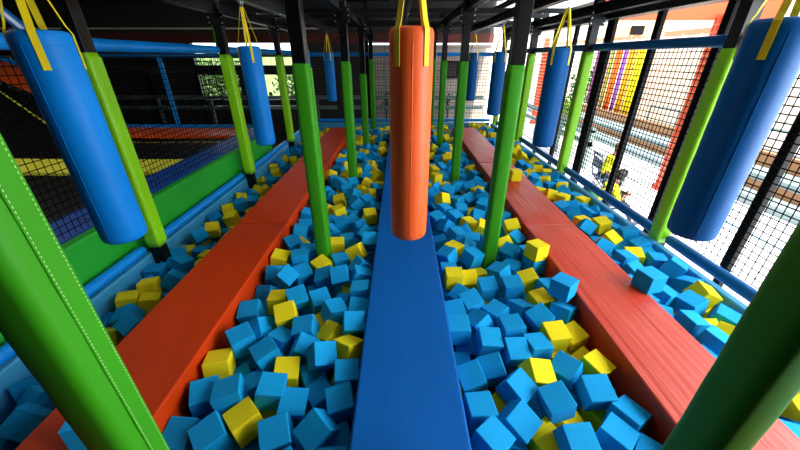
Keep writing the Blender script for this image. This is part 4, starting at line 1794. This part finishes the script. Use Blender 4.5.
1032,8852,-175,0,0,113b
523,9050,-178,0,0,67b
509,2442,-352,-163,104,39b
997,2622,-505,-1,-183,-73y
1191,3075,-421,100,100,-100b
850,5058,-186,34,137,137b
1174,4734,-404,0,198,0y
382,5886,-265,11,4,-141b
999,6239,-321,-52,-177,-77b
384,823,-297,-200,0,0y
620,730,-198,140,-8,119b
704,726,-382,118,-130,34y
620,2765,-429,92,-107,-107b
581,2934,-419,-141,9,141b
413,6147,-186,128,-19,-22b
968,7624,-178,13,-141,-5b
566,833,-389,66,-69,-148b
562,603,-299,-41,-131,138b
788,854,-308,56,158,108b
783,2284,-425,-98,162,-20y
2365,1206,-551,-94,105,-105y
2351,1845,-551,71,-122,71b
2361,2805,-551,-200,-10,0b
2356,3004,-551,151,-131,0b
2375,1175,-425,-141,6,-7b
2354,1816,-421,116,-81,-81b
2315,2006,-427,-139,-26,26b
2177,2507,-518,79,-179,34b
2366,2474,-428,199,-22,0b
2369,2653,-429,0,0,126y
2364,3394,-427,109,90,-109b
1888,3776,-396,-17,-140,-96b
1889,4036,-427,49,133,133b
2078,916,-304,-141,-13,13b
2325,1011,-306,105,94,94b
2024,1239,-305,91,-108,-108b
1877,1426,-308,-102,-98,-102b
2028,1382,-304,-98,102,98b
2366,1424,-308,-108,92,108b
1899,1609,-308,0,0,143b
1923,1813,-306,194,51,0y
2129,2305,-377,-169,21,-70b
2282,2150,-321,0,0,-192y
2212,2588,-414,-39,14,28y
2381,2521,-301,0,0,200b
2377,3064,-292,0,0,-7b
1851,3439,-297,0,0,19y
2005,3651,-314,0,23,3y
1852,4014,-297,-126,155,0y
1906,4215,-302,-157,-124,0b
2118,4279,-296,0,0,-200b
2090,4591,-312,0,0,-157b
1858,5673,-297,24,-139,-139b
2081,6250,-301,-3,200,0y
2055,7254,-309,-81,-118,128y
2353,7636,-311,-179,-89,0y
2083,7976,-297,-89,-110,-89b
1862,476,-175,-100,-100,-100b
1940,616,-180,-162,-118,0y
2099,619,-169,-141,-2,-141b
1875,789,-178,-31,138,-138b
2063,799,-172,18,140,140y
2288,821,-180,141,-2,141b
1890,965,-178,-118,-78,-118b
2314,981,-175,-138,31,138b
1867,1208,-172,90,-179,0b
2023,1295,-172,-140,-22,-140b
2345,1183,-159,-137,34,137b
2369,1399,-178,141,13,13b
2067,2442,-331,153,106,-34b
1858,5751,-88,115,82,-115b
1939,6269,-173,0,0,12y
2099,6416,-170,90,-109,-109b
1868,6672,-169,-103,-99,-106b
2082,6603,-178,0,0,-176b
2130,6857,-165,0,0,25b
2336,7211,-178,-81,116,81y
2186,7437,-286,27,118,135b
2381,7642,-181,100,100,100b
2333,7838,-174,108,-91,-91b
2321,7986,-173,99,100,-100b
2212,1366,-402,-7,-154,-122b
2013,5992,-231,183,-17,26y
1853,6420,-173,-141,-5,-141b
2200,7608,-218,152,-93,32y
-1341,896,71,-3,1,26b
1159,1691,-338,21,-13,61b
1164,2240,-281,7,-6,35y
1167,3533,-160,39,-19,21b
-425,1720,-315,157,19,53b
-470,2425,-381,16,104,-9y
-1038,3607,-168,-64,-9,111b
-1044,3817,-128,-11,-11,88b
574,1947,-297,-20,-102,31y
1150,1972,-259,-114,-56,-28b
631,2311,-385,41,14,122y
1145,3256,-397,-52,-14,81b
1147,2543,-293,-18,86,23b
1160,3731,-150,101,-48,116y
753,6129,-211,86,75,58b
2338,7008,-137,-42,110,52y
2351,2912,-387,-83,39,109b
2136,1154,-155,-78,18,134y
2206,1177,-308,24,-31,53b
-2287,1388,-341,100,12,59b
-2140,1287,-331,-53,68,99b
-2322,1364,-510,-103,90,101b
-2290,2277,-466,60,-48,25y
-2293,8234,-325,70,-81,80b
-2300,9249,-298,24,29,125b
'''
rows = []
for ln in CUBES.split():
    c_ = ln[-1]
    a = [int(q) for q in ln[:-1].split(',')]
    x, y, z = a[3] / 200, a[4] / 200, a[5] / 200
    w = math.sqrt(max(0, 1 - x * x - y * y - z * z))
    rows.append((Vector((a[0] / 1000, a[1] / 1000, a[2] / 1000)), Quaternion((w, x, y, z)).normalized(), c_))

def tilt_word(q):
    m = q.to_matrix()
    k = max(abs(m[2][i]) for i in range(3))
    return 'flat-lying' if k > .965 else 'leaning' if k > .86 else 'tipped-up'
def col_word(x):
    if x < -1.4:
        return ('left wall', 'beside the left pit wall') if x < -2.05 else ('lb', "on the left red beam's outer side")
    if x < 0:
        return ('a', 'right against the left red beam') if x < -.84 else ('b', 'midway between left red and blue beams') if x < -.54 else ('c', "at the blue beam's left side")
    if x < 1.5:
        return ('d', "at the blue beam's right side") if x < .62 else ('e', 'midway between blue and right red beams') if x < .95 else ('f', "at the right red beam's inner side")
    return ('g', "at the right red beam's outer side") if x < 2.12 else ('h', 'beside the right pit wall')
BINS = [(1.0, 'at the photo bottom'), (1.35, 'short of the bags'), (1.85, 'level with nearest bags'), (2.35, 'short of second posts'), (2.9, 'level with second posts'),
        (3.45, 'just past second posts'), (4.1, 'level with second bags'), (4.6, 'short of third posts'), (5.2, 'level with third posts'), (6.5, 'past third posts'), (99, 'at the far end')]
def bin_word(y):
    for i, (lim, wd) in enumerate(BINS):
        if y < lim:
            return i, wd
cells = {}
solo = []
for n, (p, q, c_) in enumerate(rows[:300]):
    if p.z > .03:
        solo.append(n); continue
    cells.setdefault((col_word(p.x), bin_word(p.y), c_, tilt_word(q)), []).append(n)
labels = {}
for (cw, bw, c_, tw), ids in cells.items():
    ids.sort(key=lambda i: rows[i][0].length)
    for k, i in enumerate(ids):
        cname = 'blue' if c_ == 'b' else 'yellow'
        s = '%s %s cube %s, %s' % (tw, cname, cw[1], bw[1])
        if len(ids) > 1:
            s += ', %s' % (['nearest', 'second nearest', 'third nearest', 'fourth nearest', 'fifth nearest', 'sixth nearest', 'seventh nearest', 'eighth nearest'][min(k, 7)])
        labels[i] = s
for i in solo:
    p, q, c_ = rows[i]
    cname = 'blue' if c_ == 'b' else 'yellow'
    if p.x < -1: s = 'blue foam cube lying on the left beam behind the nearest post'
    elif c_ == 'y': s = 'yellow foam cube sitting alone on top of the right red beam'
    elif p.x > 1.5: s = 'blue foam cube resting on the outer edge of the right red beam'
    else: s = 'blue foam cube resting on the inner edge of the right red beam'
    labels[i] = s
for n, (p, q, c_) in enumerate(rows[:300]):
    o = bpy.data.objects.new('foam_cube', proto[c_])
    o.location = p
    o.rotation_mode = 'QUATERNION'
    o.rotation_quaternion = q
    C.collection.objects.link(o)
    tag(o, labels[n], 'foam cube', 'loose foam cubes in the pit')
V, F, MI = [], [], []
for p, q, c_ in rows[300:]:
    b = len(V)
    R = q.to_matrix()
    V += [R @ v + p for v in base_v]
    F += [[b + i for i in f] for f in base_f]
    MI += [0 if c_ == 'b' else 1] * len(base_f)
me = bpy.data.meshes.new('foam_cubes')
me.from_pydata(V, [], F)
me.materials.append(MATS['foam_blue']); me.materials.append(MATS['foam_yellow'])
me.polygons.foreach_set('material_index', MI)
o = bpy.data.objects.new('foam_cubes', me)
C.collection.objects.link(o)
tag(o, 'mass of blue and yellow foam cubes filling the rest of the pit', 'foam cubes', 'loose foam cubes in the pit', 'stuff')
